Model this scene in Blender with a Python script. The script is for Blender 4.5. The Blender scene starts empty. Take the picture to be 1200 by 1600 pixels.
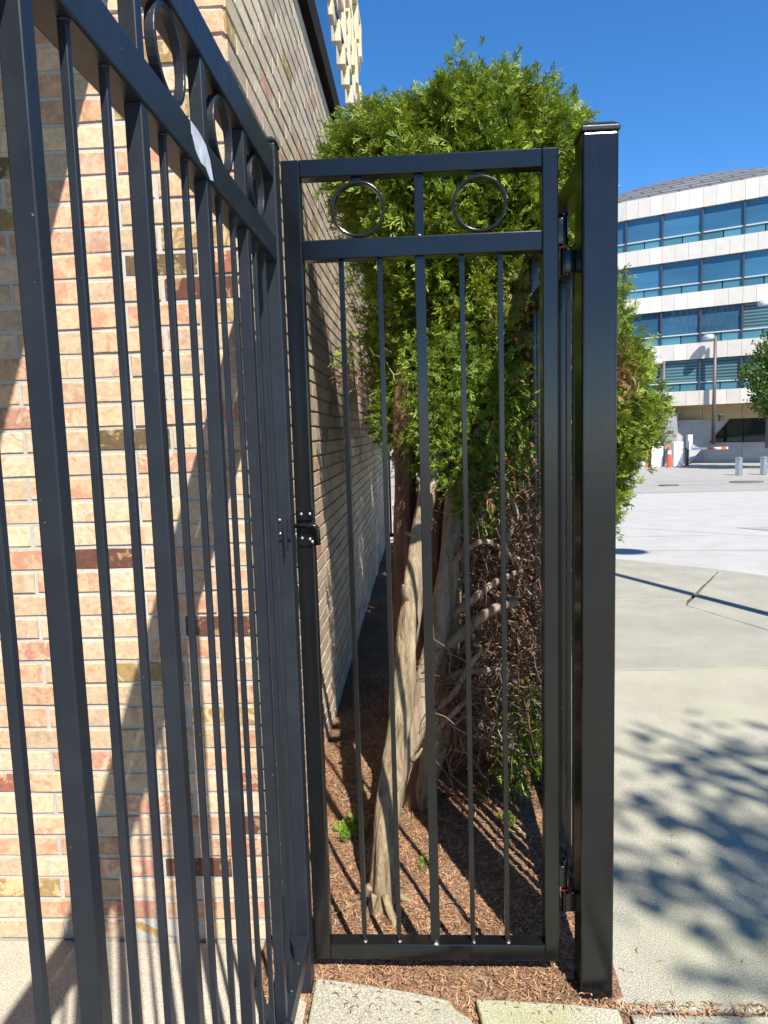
import bpy, math, random
import numpy as np
from mathutils import Vector, Matrix
random.seed(7)
rng = np.random.default_rng(11)
C = bpy.context.scene.collection
SC = bpy.context.scene

# ------------------------------------------------------------------ camera, world, sun, exposure
cam_d = bpy.data.cameras.new('camera')
cam = bpy.data.objects.new('camera', cam_d)
C.objects.link(cam)
Rc = np.array([[0.99835749, -0.0236991, -0.05216009],
               [0.0491734, -0.1127254, 0.99240867],
               [-0.02939895, -0.99334351, -0.11137488]])      # world <- (right, down, forward)
cam.matrix_world = Matrix(((Rc[0, 0], -Rc[0, 1], -Rc[0, 2], 0.0),
                           (Rc[1, 0], -Rc[1, 1], -Rc[1, 2], 0.0),
                           (Rc[2, 0], -Rc[2, 1], -Rc[2, 2], 1.5),
                           (0, 0, 0, 1)))
cam_d.sensor_fit = 'VERTICAL'
cam_d.sensor_height = 36.0
cam_d.lens = 36.0 * 1110.0 / 1600.0
cam_d.clip_start = 0.02
cam_d.clip_end = 2000
SC.camera = cam

SUN_TO = Vector((0.45, -0.99, 1.30)).normalized()            # towards the sun
world = bpy.data.worlds.new('World')
SC.world = world
world.use_nodes = True
wn = world.node_tree
wn.nodes.clear()
w_out = wn.nodes.new('ShaderNodeOutputWorld')
w_bg = wn.nodes.new('ShaderNodeBackground')
w_sky = wn.nodes.new('ShaderNodeTexSky')
w_sky.sky_type = 'NISHITA'
w_sky.sun_disc = False
w_sky.sun_elevation = math.asin(SUN_TO.z)
w_sky.sun_rotation = math.atan2(SUN_TO.x, SUN_TO.y)
w_sky.altitude = 3000
w_sky.air_density = 1.0
w_sky.dust_density = 0.0
w_sky.ozone_density = 3.0
w_hsv = wn.nodes.new('ShaderNodeHueSaturation')
w_hsv.inputs['Saturation'].default_value = 1.26
w_bg.inputs['Strength'].default_value = 0.118
wn.links.new(w_sky.outputs[0], w_hsv.inputs['Color'])
wn.links.new(w_hsv.outputs[0], w_bg.inputs['Color'])
wn.links.new(w_bg.outputs[0], w_out.inputs['Surface'])

sun_d = bpy.data.lights.new('sun', 'SUN')
sun_d.energy = 4.6
sun_d.angle = math.radians(0.53)
sun_d.color = (1.0, 0.945, 0.86)
sun = bpy.data.objects.new('sun', sun_d)
C.objects.link(sun)
sun.rotation_euler = SUN_TO.to_track_quat('Z', 'Y').to_euler()
sun.location = (4, -9, 13)

SC.view_settings.view_transform = 'Standard'
SC.view_settings.look = 'None'
SC.view_settings.gamma = 1.0
SC.view_settings.use_curve_mapping = False
SC.view_settings.exposure = 1.05


# ------------------------------------------------------------------ helpers: objects
def link(o, parent=None):
    C.objects.link(o)
    if parent is not None:
        o.parent = parent
    return o


def thing(name, label, cat, loc=(0, 0, 0), group=None):
    o = bpy.data.objects.new(name, None)
    o.empty_display_size = 0.1
    C.objects.link(o)
    o.location = loc
    tag(o, label, cat, group)
    return o


def tag(o, label=None, cat=None, group=None, kind=None):
    if label: o['label'] = label
    if cat: o['category'] = cat
    if group: o['group'] = group
    if kind: o['kind'] = kind
    return o


def mesh_obj(name, me, mat=None, parent=None, bevel=0.0, smooth=False, seg=2):
    o = bpy.data.objects.new(name, me)
    if mat is not None and len(me.materials) == 0:
        me.materials.append(mat)
    link(o, parent)
    if parent is not None and parent.type == 'EMPTY':
        # meshes are written in world coordinates: shift them to the thing's base
        base = parent.location
        o.location = (-base[0], -base[1], -base[2])
    if bevel > 0:
        b = o.modifiers.new('bevel', 'BEVEL')
        b.width = bevel
        b.segments = seg
        b.limit_method = 'ANGLE'
    if smooth:
        me.shade_smooth()
    return o


class MB:
    """collects simple shapes in world coordinates and makes ONE mesh of them"""
    def __init__(self):
        self.v = []; self.f = []; self.m = []

    def add(self, vs, fs, mi=0):
        k = len(self.v)
        self.v.extend([tuple(p) for p in vs])
        self.f.extend([tuple(i + k for i in f) for f in fs])
        self.m.extend([mi] * len(fs))
        return self

    def box(self, x0, x1, y0, y1, z0, z1, mi=0):
        vs = [(x, y, z) for z in (z0, z1) for y in (y0, y1) for x in (x0, x1)]
        fs = [(0, 2, 3, 1), (4, 5, 7, 6), (0, 1, 5, 4), (2, 6, 7, 3), (0, 4, 6, 2), (1, 3, 7, 5)]
        return self.add(vs, fs, mi)

    def prism(self, poly, z0, z1, mi=0):
        n = len(poly)
        vs = [(p[0], p[1], z0) for p in poly] + [(p[0], p[1], z1) for p in poly]
        fs = [tuple(range(n - 1, -1, -1)), tuple(range(n, 2 * n))]
        fs += [(i, (i + 1) % n, n + (i + 1) % n, n + i) for i in range(n)]
        return self.add(vs, fs, mi)

    def hull(self, a, b, mi=0):
        """two quads (lists of four points) joined into a block"""
        fs = [(3, 2, 1, 0), (4, 5, 6, 7)] + [(i, (i + 1) % 4, 4 + (i + 1) % 4, 4 + i) for i in range(4)]
        return self.add(list(a) + list(b), fs, mi)

    def tube(self, pts, rad, n=8, mi=0, caps=True, wob=0.0):
        pts = [Vector(p) for p in pts]
        if not hasattr(rad, '__len__'): rad = [rad] * len(pts)
        vs = []; a = None
        ph = random.random() * 6
        for i, p in enumerate(pts):
            t = (pts[min(i + 1, len(pts) - 1)] - pts[max(i - 1, 0)]).normalized()
            if a is None:
                a = t.cross(Vector((0.1, 0.2, 0.97)) if abs(t.z) < .8 else Vector((1, 0.1, 0)))
            a = (a - t * a.dot(t)).normalized(); b = t.cross(a)
            for k in range(n):
                th = 2 * math.pi * k / n
                r = rad[i] * (1 + wob * math.sin(3 * th + ph + i * .35) + wob * .6 * math.sin(5 * th + 2 * ph - i * .2))
                vs.append(p + a * (r * math.cos(th)) + b * (r * math.sin(th)))
        fs = []
        for i in range(len(pts) - 1):
            for k in range(n):
                fs.append((i * n + k, i * n + (k + 1) % n, (i + 1) * n + (k + 1) % n, (i + 1) * n + k))
        if caps:
            fs.append(tuple(range(n - 1, -1, -1)))
            fs.append(tuple(range((len(pts) - 1) * n, len(pts) * n)))
        return self.add(vs, fs, mi)

    def lathe(self, prof, c, n=16, mi=0):
        vs = []
        for r, z in prof:
            for k in range(n):
                th = 2 * math.pi * k / n
                vs.append((c[0] + r * math.cos(th), c[1] + r * math.sin(th), c[2] + z))
        fs = []
        for i in range(len(prof) - 1):
            for k in range(n):
                fs.append((i * n + k, i * n + (k + 1) % n, (i + 1) * n + (k + 1) % n, (i + 1) * n + k))
        fs.append(tuple(range(n - 1, -1, -1)))
        fs.append(tuple(range((len(prof) - 1) * n, len(prof) * n)))
        return self.add(vs, fs, mi)

    def build(self, name, mats, parent=None, bevel=0.0, smooth=False, seg=2):
        me = bpy.data.meshes.new(name)
        me.from_pydata(self.v, [], self.f)
        if not isinstance(mats, (list, tuple)): mats = [mats]
        for m in mats: me.materials.append(m)
        if len(mats) > 1:
            me.polygons.foreach_set('material_index', np.array(self.m, dtype=np.int32))
        me.update()
        return mesh_obj(name, me, None, parent, bevel, smooth, seg)


def np_mesh(name, V, F, mat, cols=None, parent=None, smooth=False, fcols=None):
    """V (n,3), F (m,k) -> mesh; cols = per-vertex rgb"""
    me = bpy.data.meshes.new(name)
    k = F.shape[1]
    me.vertices.add(len(V)); me.loops.add(F.size); me.polygons.add(len(F))
    me.vertices.foreach_set('co', np.ascontiguousarray(V, dtype=np.float32).ravel())
    me.loops.foreach_set('vertex_index', np.ascontiguousarray(F, dtype=np.int32).ravel())
    me.polygons.foreach_set('loop_start', np.arange(0, F.size, k, dtype=np.int32))
    me.update(calc_edges=True)
    if cols is not None:
        at = me.color_attributes.new('tone', 'FLOAT_COLOR', 'POINT')
        c4 = np.ones((len(V), 4), dtype=np.float32); c4[:, :3] = cols
        at.data.foreach_set('color', c4.ravel())
    me.materials.append(mat)
    return mesh_obj(name, me, None, parent, 0, smooth)


# ------------------------------------------------------------------ helpers: materials
def new_mat(name):
    m = bpy.data.materials.new(name); m.use_nodes = True
    nt = m.node_tree
    bs = nt.nodes['Principled BSDF']
    return m, nt, bs


def pos_node(nt, scale=(1, 1, 1), obj_random=False):
    g = nt.nodes.new('ShaderNodeNewGeometry')
    mp = nt.nodes.new('ShaderNodeMapping')
    mp.inputs['Scale'].default_value = scale
    nt.links.new(g.outputs['Position'], mp.inputs['Vector'])
    return mp.outputs[0]


def noise(nt, vec, scale, detail=4, rough=0.55, dist=0.0):
    n = nt.nodes.new('ShaderNodeTexNoise')
    n.inputs['Scale'].default_value = scale
    n.inputs['Detail'].default_value = detail
    n.inputs['Roughness'].default_value = rough
    n.inputs['Distortion'].default_value = dist
    nt.links.new(vec, n.inputs['Vector'])
    return n.outputs['Fac']


def ramp(nt, fac, stops):
    r = nt.nodes.new('ShaderNodeValToRGB')
    el = r.color_ramp.elements
    while len(el) < len(stops): el.new(0.5)
    for e, (p, c) in zip(el, stops):
        e.position = p
        e.color = (c[0], c[1], c[2], 1) if hasattr(c, '__len__') else (c, c, c, 1)
    nt.links.new(fac, r.inputs[0])
    return r.outputs[0]


def mix(nt, fac, a, b, mode='MIX'):
    m = nt.nodes.new('ShaderNodeMix'); m.data_type = 'RGBA'; m.blend_type = mode
    for i, s in ((0, fac), (6, a), (7, b)):
        if hasattr(s, 'links') or isinstance(s, bpy.types.NodeSocket):
            nt.links.new(s, m.inputs[i])
        elif i == 0: m.inputs[0].default_value = s
        else: m.inputs[i].default_value = (s[0], s[1], s[2], 1)
    return m.outputs[2]


def bump(nt, bs, height, strength=0.3, dist=0.01):
    b = nt.nodes.new('ShaderNodeBump')
    b.inputs['Strength'].default_value = strength
    b.inputs['Distance'].default_value = dist
    nt.links.new(height, b.inputs['Height'])
    nt.links.new(b.outputs[0], bs.inputs['Normal'])


def plain(name, col, rough=0.5, metal=0.0, var=0.12, vscale=8, bmp=0.0, bscale=60, spec=0.5):
    m, nt, bs = new_mat(name)
    v = pos_node(nt)
    f = noise(nt, v, vscale, 5, 0.6)
    lo = tuple(c * (1 - var) for c in col); hi = tuple(min(1, c * (1 + var)) for c in col)
    nt.links.new(ramp(nt, f, [(0.3, lo), (0.7, hi)]), bs.inputs['Base Color'])
    bs.inputs['Roughness'].default_value = rough
    bs.inputs['Metallic'].default_value = metal
    bs.inputs['Specular IOR Level'].default_value = spec
    if bmp: bump(nt, bs, noise(nt, v, bscale, 4, 0.6), bmp, 0.004)
    return m


def paint_mat(name, col, rough, dusty=(0.10, 0.10, 0.10), dust=0.25, scr=True, spec=0.4, var=0.16):
    """satin black metal paint with faint dust and scuffs"""
    m, nt, bs = new_mat(name)
    v = pos_node(nt)
    f = noise(nt, v, 9, 6, 0.65)
    fine = noise(nt, pos_node(nt, (1, 1, 0.25)), 70, 4, 0.7)
    dm = ramp(nt, f, [(0.45, 0.0), (0.8, dust)])
    c = mix(nt, dm, col, dusty)
    sp = ramp(nt, noise(nt, v, 160, 2, 0.5), [(0.74, 0.0), (0.80, 0.7 if scr else 0.25)])
    c = mix(nt, sp, c, (0.22, 0.22, 0.22))
    nt.links.new(c, bs.inputs['Base Color'])
    rr = nt.nodes.new('ShaderNodeMapRange')
    rr.inputs['To Min'].default_value = rough - var * .5
    rr.inputs['To Max'].default_value = rough + var
    nt.links.new(fine, rr.inputs['Value'])
    nt.links.new(rr.outputs[0], bs.inputs['Roughness'])
    bs.inputs['Specular IOR Level'].default_value = spec
    bump(nt, bs, noise(nt, v, 45, 5, 0.6), 0.05, 0.003)
    return m


def brick_mat(name, base, stain, stain_lo=0.52, stain_hi=0.68, pit=(0.12, 0.07, 0.04), mottle=0.25):
    m, nt, bs = new_mat(name)
    v = pos_node(nt)
    oi = nt.nodes.new('ShaderNodeObjectInfo')
    f1 = noise(nt, v, 17, 6, 0.66, 1.4)
    f2 = noise(nt, v, 60, 5, 0.7)
    f3 = noise(nt, v, 4.3, 3, 0.5)
    lo = tuple(x * (1 - mottle) for x in base); hi = tuple(min(.8, x * (1 + mottle * .7)) for x in base)
    c = ramp(nt, f2, [(0.3, lo), (0.68, hi)])
    c = mix(nt, ramp(nt, f1, [(stain_lo, 0.0), (stain_hi, 0.85)]), c, stain)
    c = mix(nt, ramp(nt, noise(nt, v, 95, 3, 0.6), [(0.70, 0.0), (0.76, 0.8)]), c, pit)
    # per-brick value shift
    hsv = nt.nodes.new('ShaderNodeHueSaturation')
    mr = nt.nodes.new('ShaderNodeMapRange')
    mr.inputs['To Min'].default_value = 0.84; mr.inputs['To Max'].default_value = 1.16
    nt.links.new(oi.outputs['Random'], mr.inputs['Value'])
    nt.links.new(mr.outputs[0], hsv.inputs['Value'])
    nt.links.new(c, hsv.inputs['Color'])
    nt.links.new(hsv.outputs[0], bs.inputs['Base Color'])
    bs.inputs['Roughness'].default_value = 0.82
    bs.inputs['Specular IOR Level'].default_value = 0.25
    bump(nt, bs, noise(nt, v, 55, 6, 0.7), 0.45, 0.004)
    return m


def concrete_mat(name, lo, hi, speck=0.6, moss=0.0, sscale=260, tint=(0.30, 0.31, 0.16), grey=None):
    m, nt, bs = new_mat(name)
    v = pos_node(nt)
    c = ramp(nt, noise(nt, v, 2.2, 6, 0.62), [(0.32, lo), (0.68, hi)])
    s = noise(nt, v, sscale, 2, 0.6)
    c = mix(nt, speck, c, ramp(nt, s, [(0.36, 0.10), (0.5, 0.5), (0.64, 0.95)]), 'OVERLAY')
    pt = noise(nt, v, 110, 3, 0.6)
    c = mix(nt, ramp(nt, pt, [(0.69, 0.0), (0.74, 0.6)]), c, (0.10, 0.085, 0.065))
    if moss:
        mm = ramp(nt, noise(nt, v, 1.7, 5, 0.65, 0.4), [(0.42, 0.0), (0.68, moss)])
        c = mix(nt, mm, c, tint)
    if grey:
        gg = ramp(nt, noise(nt, v, 0.9, 5, 0.7, 0.3), [(0.45, 0.0), (0.6, 0.5)])
        c = mix(nt, gg, c, grey)
    nt.links.new(c, bs.inputs['Base Color'])
    bs.inputs['Roughness'].default_value = 0.9
    bs.inputs['Specular IOR Level'].default_value = 0.2
    bump(nt, bs, s, 0.35, 0.004)
    return m


def tone_mat(name, rough=0.6, trans=0.0, mult=(1, 1, 1), spec=0.3, sat_noise=True):
    """colour from the mesh's own tone attribute; optional translucency for leaves"""
    m, nt, bs = new_mat(name)
    a = nt.nodes.new('ShaderNodeVertexColor'); a.layer_name = 'tone'
    c = a.outputs['Color']
    bs.inputs['Roughness'].default_value = rough
    bs.inputs['Specular IOR Level'].default_value = spec
    nt.links.new(c, bs.inputs['Base Color'])
    if trans:
        t = nt.nodes.new('ShaderNodeBsdfTranslucent')
        tc = mix(nt, 1.0, c, mult, 'MULTIPLY')
        nt.links.new(tc, t.inputs['Color'])
        ms = nt.nodes.new('ShaderNodeMixShader')
        ms.inputs[0].default_value = trans
        nt.links.new(bs.outputs[0], ms.inputs[1]); nt.links.new(t.outputs[0], ms.inputs[2])
        nt.links.new(ms.outputs[0], nt.nodes['Material Output'].inputs['Surface'])
    return m


def bark_mat(name, cols, zs=0.12, scale=38):
    m, nt, bs = new_mat(name)
    v = pos_node(nt, (1, 1, zs))
    f = noise(nt, v, scale, 6, 0.68, 0.5)
    f2 = noise(nt, pos_node(nt, (1, 1, 0.4)), 9, 4, 0.6)
    c = ramp(nt, f, [(0.28, cols[0]), (0.5, cols[1]), (0.72, cols[2])])
    c = mix(nt, ramp(nt, f2, [(0.45, 0.0), (0.7, 0.55)]), c, cols[3])
    nt.links.new(c, bs.inputs['Base Color'])
    bs.inputs['Roughness'].default_value = 0.85
    bs.inputs['Specular IOR Level'].default_value = 0.2
    bump(nt, bs, f, 1.0, 0.016)
    return m


def glass_mat(name, col, rough=0.03, spec=0.6, blinds=0.0):
    m, nt, bs = new_mat(name)
    v = pos_node(nt)
    c = ramp(nt, noise(nt, pos_node(nt, (0.25, 0.25, 1.2)), 0.8, 3, 0.5),
             [(0.3, tuple(x * .75 for x in col)), (0.7, tuple(x * 1.2 for x in col))])
    if blinds:
        w = nt.nodes.new('ShaderNodeTexWave'); w.bands_direction = 'Z'
        w.inputs['Scale'].default_value = 1.6
        nt.links.new(v, w.inputs['Vector'])
        c = mix(nt, ramp(nt, w.outputs['Fac'], [(0.4, 0.0), (0.8, blinds)]), c, (0.16, 0.24, 0.25))
    nt.links.new(c, bs.inputs['Base Color'])
    oi = nt.nodes.new('ShaderNodeObjectInfo')
    mr = nt.nodes.new('ShaderNodeMapRange'); mr.inputs['To Min'].default_value = .72; mr.inputs['To Max'].default_value = 1.28
    nt.links.new(oi.outputs['Random'], mr.inputs['Value'])
    hs = nt.nodes.new('ShaderNodeHueSaturation'); nt.links.new(mr.outputs[0], hs.inputs['Value']); nt.links.new(c, hs.inputs['Color'])
    nt.links.new(hs.outputs[0], bs.inputs['Base Color'])
    bs.inputs['Roughness'].default_value = rough
    bs.inputs['Specular IOR Level'].default_value = spec
    return m


M = {}
M['gate'] = paint_mat('gate_paint', (0.0050, 0.0055, 0.0065), 0.17, (0.05, 0.05, 0.05), dust=0.05, scr=False, spec=0.5, var=0.07)
M['fence'] = paint_mat('fence_paint', (0.0125, 0.0155, 0.0215), 0.36, (0.05, 0.058, 0.07), 0.22, spec=0.3)
M['weld'] = plain('weld_metal', (0.25, 0.25, 0.26), 0.25, 0.8, 0.3, 90, 0.4, 200)
M['steel'] = plain('brushed_steel', (0.45, 0.45, 0.47), 0.35, 0.9, 0.1, 30)
M['chip'] = plain('bare_metal', (0.55, 0.56, 0.60), 0.5, 0.0, 0.25, 45)
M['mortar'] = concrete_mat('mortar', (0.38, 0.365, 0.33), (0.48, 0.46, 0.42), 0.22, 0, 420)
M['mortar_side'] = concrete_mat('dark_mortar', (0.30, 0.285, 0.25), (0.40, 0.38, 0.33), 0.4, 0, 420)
BR = [
    brick_mat('brick_cream', (0.56, 0.405, 0.275), (0.50, 0.265, 0.175), 0.545, 0.60),
    brick_mat('brick_buff', (0.53, 0.38, 0.245), (0.57, 0.46, 0.33), 0.5, 0.62),
    brick_mat('brick_peach', (0.55, 0.36, 0.225), (0.46, 0.215, 0.135), 0.50, 0.59),
    brick_mat('brick_rose', (0.47, 0.24, 0.165), (0.57, 0.44, 0.29), 0.49, 0.56),
    brick_mat('brick_red', (0.29, 0.11, 0.075), (0.52, 0.37, 0.22), 0.53, 0.59),
    brick_mat('brick_oxblood', (0.125, 0.052, 0.038), (0.40, 0.26, 0.12), 0.55, 0.60),
    brick_mat('brick_ochre', (0.31, 0.205, 0.085), (0.56, 0.43, 0.24), 0.50, 0.57),
    brick_mat('brick_umber', (0.14, 0.092, 0.052), (0.42, 0.30, 0.13), 0.52, 0.58),
]
BRW = [0.30, 0.22, 0.26, 0.075, 0.035, 0.03, 0.05, 0.03]
BS = [
    brick_mat('brick_pale_grey', (0.57, 0.465, 0.335), (0.45, 0.345, 0.24), 0.5, 0.72),
    brick_mat('brick_drab', (0.54, 0.435, 0.29), (0.46, 0.395, 0.23), 0.52, 0.72),
    brick_mat('brick_faded_pink', (0.50, 0.35, 0.26), (0.50, 0.405, 0.295), 0.5, 0.66),
    brick_mat('brick_weathered', (0.43, 0.345, 0.25), (0.55, 0.455, 0.335), 0.5, 0.66),
]
BSW = [0.42, 0.25, 0.14, 0.19]
M['coping'] = plain('dark_coping', (0.020, 0.016, 0.014), 0.9, 0.0, 0.2, 5, spec=0.08)
M['shade_wall'] = plain('shade_wall_render', (0.20, 0.17, 0.13), 0.85, 0, 0.15, 3, 0.2, 40)  # render of the unseen wall added to block sky light
M['pad'] = concrete_mat('old_concrete', (0.33, 0.30, 0.25), (0.45, 0.41, 0.34), 0.45, 0.25, 300, (0.34, 0.33, 0.2))
M['aggregate'] = concrete_mat('aggregate_concrete', (0.285, 0.268, 0.215), (0.375, 0.355, 0.29), 0.5, 0.5, 230, (0.33, 0.33, 0.20))
M['mossy'] = concrete_mat('mossy_concrete', (0.34, 0.33, 0.25), (0.45, 0.43, 0.33), 0.5, 0.8, 230, (0.27, 0.28, 0.11))
M['walk'] = concrete_mat('sidewalk_concrete', (0.245, 0.235, 0.195), (0.32, 0.31, 0.265), 0.4, 0.12, 300)
M['road'] = concrete_mat('white_concrete_road', (0.335, 0.33, 0.315), (0.39, 0.385, 0.37), 0.12, 0.0, 120)
M['road_far'] = concrete_mat('grey_street', (0.26, 0.255, 0.235), (0.32, 0.315, 0.295), 0.12, 0.0, 80)
M['road_patch'] = concrete_mat('grey_patch', (0.26, 0.26, 0.25), (0.32, 0.32, 0.31), 0.2, 0.0, 120)
M['dirt'] = concrete_mat('joint_dirt', (0.07, 0.055, 0.035), (0.15, 0.12, 0.075), 0.5, 0.4, 200, (0.12, 0.13, 0.04))
M['mulch'] = concrete_mat('mulch_soil', (0.10, 0.062, 0.038), (0.22, 0.13, 0.078), 0.8, 0.0, 160)
M['needle'] = tone_mat('needle_litter', 0.75, 0, spec=0.2)
M['leaf'] = tone_mat('cedar_leaf', 0.5, 0.20, (1.25, 1.15, 0.5), 0.25)
M['broadleaf'] = tone_mat('broad_leaf', 0.45, 0.35, (1.3, 1.25, 0.5), 0.3)
M['dead'] = tone_mat('dead_twig', 0.8, 0.1, (1, .9, .8), 0.2)
M['bark'] = bark_mat('cedar_bark', [(0.07, 0.043, 0.023), (0.27, 0.205, 0.125), (0.43, 0.345, 0.225), (0.31, 0.245, 0.145)])
M['bark_red'] = bark_mat('red_bark', [(0.05, 0.025, 0.016), (0.17, 0.085, 0.055), (0.27, 0.15, 0.10), (0.20, 0.12, 0.08)])
M['bark_grey'] = bark_mat('bare_wood', [(0.08, 0.05, 0.032), (0.29, 0.215, 0.145), (0.43, 0.345, 0.25), (0.31, 0.235, 0.165)], 0.1, 30)
M['stone'] = plain('travertine', (0.57, 0.525, 0.465), 0.7, 0, 0.06, 2.5)
M['stone_b'] = plain('pale_travertine', (0.64, 0.60, 0.54), 0.7, 0, 0.06, 2.5)
M['soffit'] = plain('tan_beam', (0.45, 0.34, 0.19), 0.8, 0, 0.08, 2)
M['greywall'] = plain('grey_concrete_wall', (0.34, 0.335, 0.34), 0.85, 0, 0.16, 1.2, 0.1, 20)
M['pane'] = glass_mat('blue_glass', (0.035, 0.115, 0.20), 0.03, 0.55)
M['pane_blind'] = glass_mat('blind_glass', (0.03, 0.085, 0.105), 0.05, 0.4, 0.7)
M['pane_low'] = glass_mat('spandrel_glass', (0.06, 0.17, 0.225), 0.06, 0.5)
M['pane_dark'] = glass_mat('dark_glass', (0.012, 0.028, 0.026), 0.04, 0.5)
M['mullion'] = plain('mullion', (0.05, 0.06, 0.07), 0.4)
M['rooftile'] = None
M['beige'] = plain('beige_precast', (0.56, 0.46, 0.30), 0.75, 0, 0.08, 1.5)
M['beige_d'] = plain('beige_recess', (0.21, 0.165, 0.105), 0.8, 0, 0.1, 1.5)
M['mirror'] = glass_mat('ribbon_glass', (0.02, 0.06, 0.12), 0.02, 1.0)
M['white'] = plain('white_enamel', (0.80, 0.80, 0.79), 0.4, 0, 0.03)
M['orange'] = plain('orange_plastic', (0.75, 0.10, 0.03), 0.45, 0, 0.05)
M['pole'] = plain('lamp_pole', (0.11, 0.09, 0.085), 0.5, 0, 0.1)
M['lamphead'] = plain('lamp_head', (0.5, 0.5, 0.5), 0.4, 0, 0.05)
M['black'] = plain('black_plastic', (0.02, 0.02, 0.02), 0.5)
M['iron'] = plain('manhole_iron', (0.16, 0.12, 0.10), 0.7, 0.2, 0.2, 20)
M['redtag'] = plain('red_grease', (0.22, 0.015, 0.025), 0.4)


def roof_mat():
    m, nt, bs = new_mat('metal_shingles')
    v = pos_node(nt)
    b = nt.nodes.new('ShaderNodeTexBrick')
    b.inputs['Scale'].default_value = 1.0
    b.inputs['Brick Width'].default_value = 1.6
    b.inputs['Row Height'].default_value = 0.34
    b.inputs['Mortar Size'].default_value = 0.045
    b.inputs['Color1'].default_value = (0.17, 0.165, 0.16, 1)
    b.inputs['Color2'].default_value = (0.22, 0.215, 0.21, 1)
    b.inputs['Mortar'].default_value = (0.04, 0.038, 0.036, 1)
    mp = nt.nodes.new('ShaderNodeMapping')
    mp.inputs['Rotation'].default_value = (math.radians(90), 0, 0)
    nt.links.new(v, mp.inputs['Vector']); nt.links.new(mp.outputs[0], b.inputs['Vector'])
    nt.links.new(b.outputs['Color'], bs.inputs['Base Color'])
    bs.inputs['Roughness'].default_value = 0.5
    bs.inputs['Metallic'].default_value = 0.3
    return m


M['rooftile'] = roof_mat()

# ------------------------------------------------------------------ setting: ground
def gz(y):                                                   # street falls gently away from the pavement
    if y < 7.5: return -0.02
    if y < 35: return -0.02 - 0.0393 * (y - 7.5)
    return -1.10


ys = [-30, -8, 0, 1.5, 3, 5, 7.5] + [7.5 + i * 1.375 for i in range(1, 21)] + [40, 50, 60, 90, 140, 250, 600]
xs = [-300, -120, -50, -20, -8, 0, 5, 10, 20, 40, 80, 200, 400]
V = np.array([(x, y, gz(y) - 0.03) for y in ys for x in xs])
nx = len(xs)
F = np.array([(j * nx + i, j * nx + i + 1, (j + 1) * nx + i + 1, (j + 1) * nx + i)
              for j in range(len(ys) - 1) for i in range(nx - 1)])
tag(np_mesh('ground', V, F, M['road_far']), kind='structure')


def sheet(name, poly, dz, mat, parent=None):
    """a flat paving sheet that follows the street's fall; poly is cut into strips along y"""
    import bmesh
    bm = bmesh.new()
    vs = [bm.verts.new((x, y, 0)) for x, y in poly]
    bm.faces.new(vs)
    for yc in ys:
        geom = list(bm.verts) + list(bm.edges) + list(bm.faces)
        bmesh.ops.bisect_plane(bm, geom=geom, plane_co=(0, yc, 0), plane_no=(0, 1, 0))
    for v in bm.verts: v.co.z = gz(v.co.y) + dz
    bmesh.ops.recalc_face_normals(bm, faces=bm.faces)
    me = bpy.data.meshes.new(name); bm.to_mesh(me); bm.free()
    for p in me.polygons:
        if p.normal.z < 0: p.flip()
    return mesh_obj(name, me, mat, parent)


road = sheet('road', [(-60, 9.6), (1.0, 9.2), (2.21, 8.06), (3.387, 7.04), (6.5, 4.3), (12, 0), (60, -6), (60, 22.3), (-60, 21.5)], -0.012, M['road'])
tag(road, kind='structure')
# darker patch of paving and joint lines in the road
for poly in ([(5.05, 11.6), (9.6, 11.4), (14, 11.2), (14, 6.2), (6.3, 8.75)],):
    p = sheet('road_patch', poly, -0.006, M['road_patch']); tag(p, kind='structure')


def strip(a, b, w=0.018, mat=None, dz=0.001, nm='joint', parent=None):
    a = Vector((a[0], a[1])); b = Vector((b[0], b[1]))
    d = (b - a); n = Vector((-d.y, d.x)).normalized() * w
    return sheet(nm, [a - n, b - n, b + n, a + n], dz, mat or M['dirt'], parent)


for a, b in (((2.9, 12.6), (6.3, 8.75)), ((6.3, 8.75), (9.5, 5.2)), ((1.5, 9.25), (9, 8.2)), ((3.2, 15.5), (16, 15.1)),
             ((-9, 14), (1.2, 13.6)), ((-3, 10.9), (4.2, 10.6))):
    strip(a, b, 0.010, M['road_patch'], 0.0, 'joint', road)
for a, b, w in (((2, 22.2), (26, 21.9), 0.05), ((8.6, 27.5), (19, 25.5), 0.05), ((10, 31), (22, 29), 0.05)):
    strip(a, b, w, M['iron'], 0.012, 'joint', road)

# pavement slabs (joints are real gaps over a dirt bed)
pave = sheet('pavement', [(-3.6, -3), (9, -3), (9, 2.5), (6.5, 4.25), (3.37, 6.98), (2.2, 8.0), (0.95, 9.15), (0.45, 9.15), (0.45, 1.94), (-3.6, 1.94)], 0.006, M['dirt'])
tag(pave, kind='structure')


def slab(poly, mat, z=0.0, parent=pave, jitter=0.004, name='slab'):
    pts = []
    n = len(poly)
    for i in range(n):
        a = Vector(poly[i]); b = Vector(poly[(i + 1) % n])
        k = max(1, min(14, int((b - a).length / 0.12)))
        for t in range(k):
            p = a.lerp(b, t / k)
            if 0 < t: p += Vector((random.gauss(0, jitter), random.gauss(0, jitter)))
            pts.append(p)
    mb = MB(); mb.prism(pts, -0.012, z)
    return mb.build(name, mat, parent, 0.006, seg=2)


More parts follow.
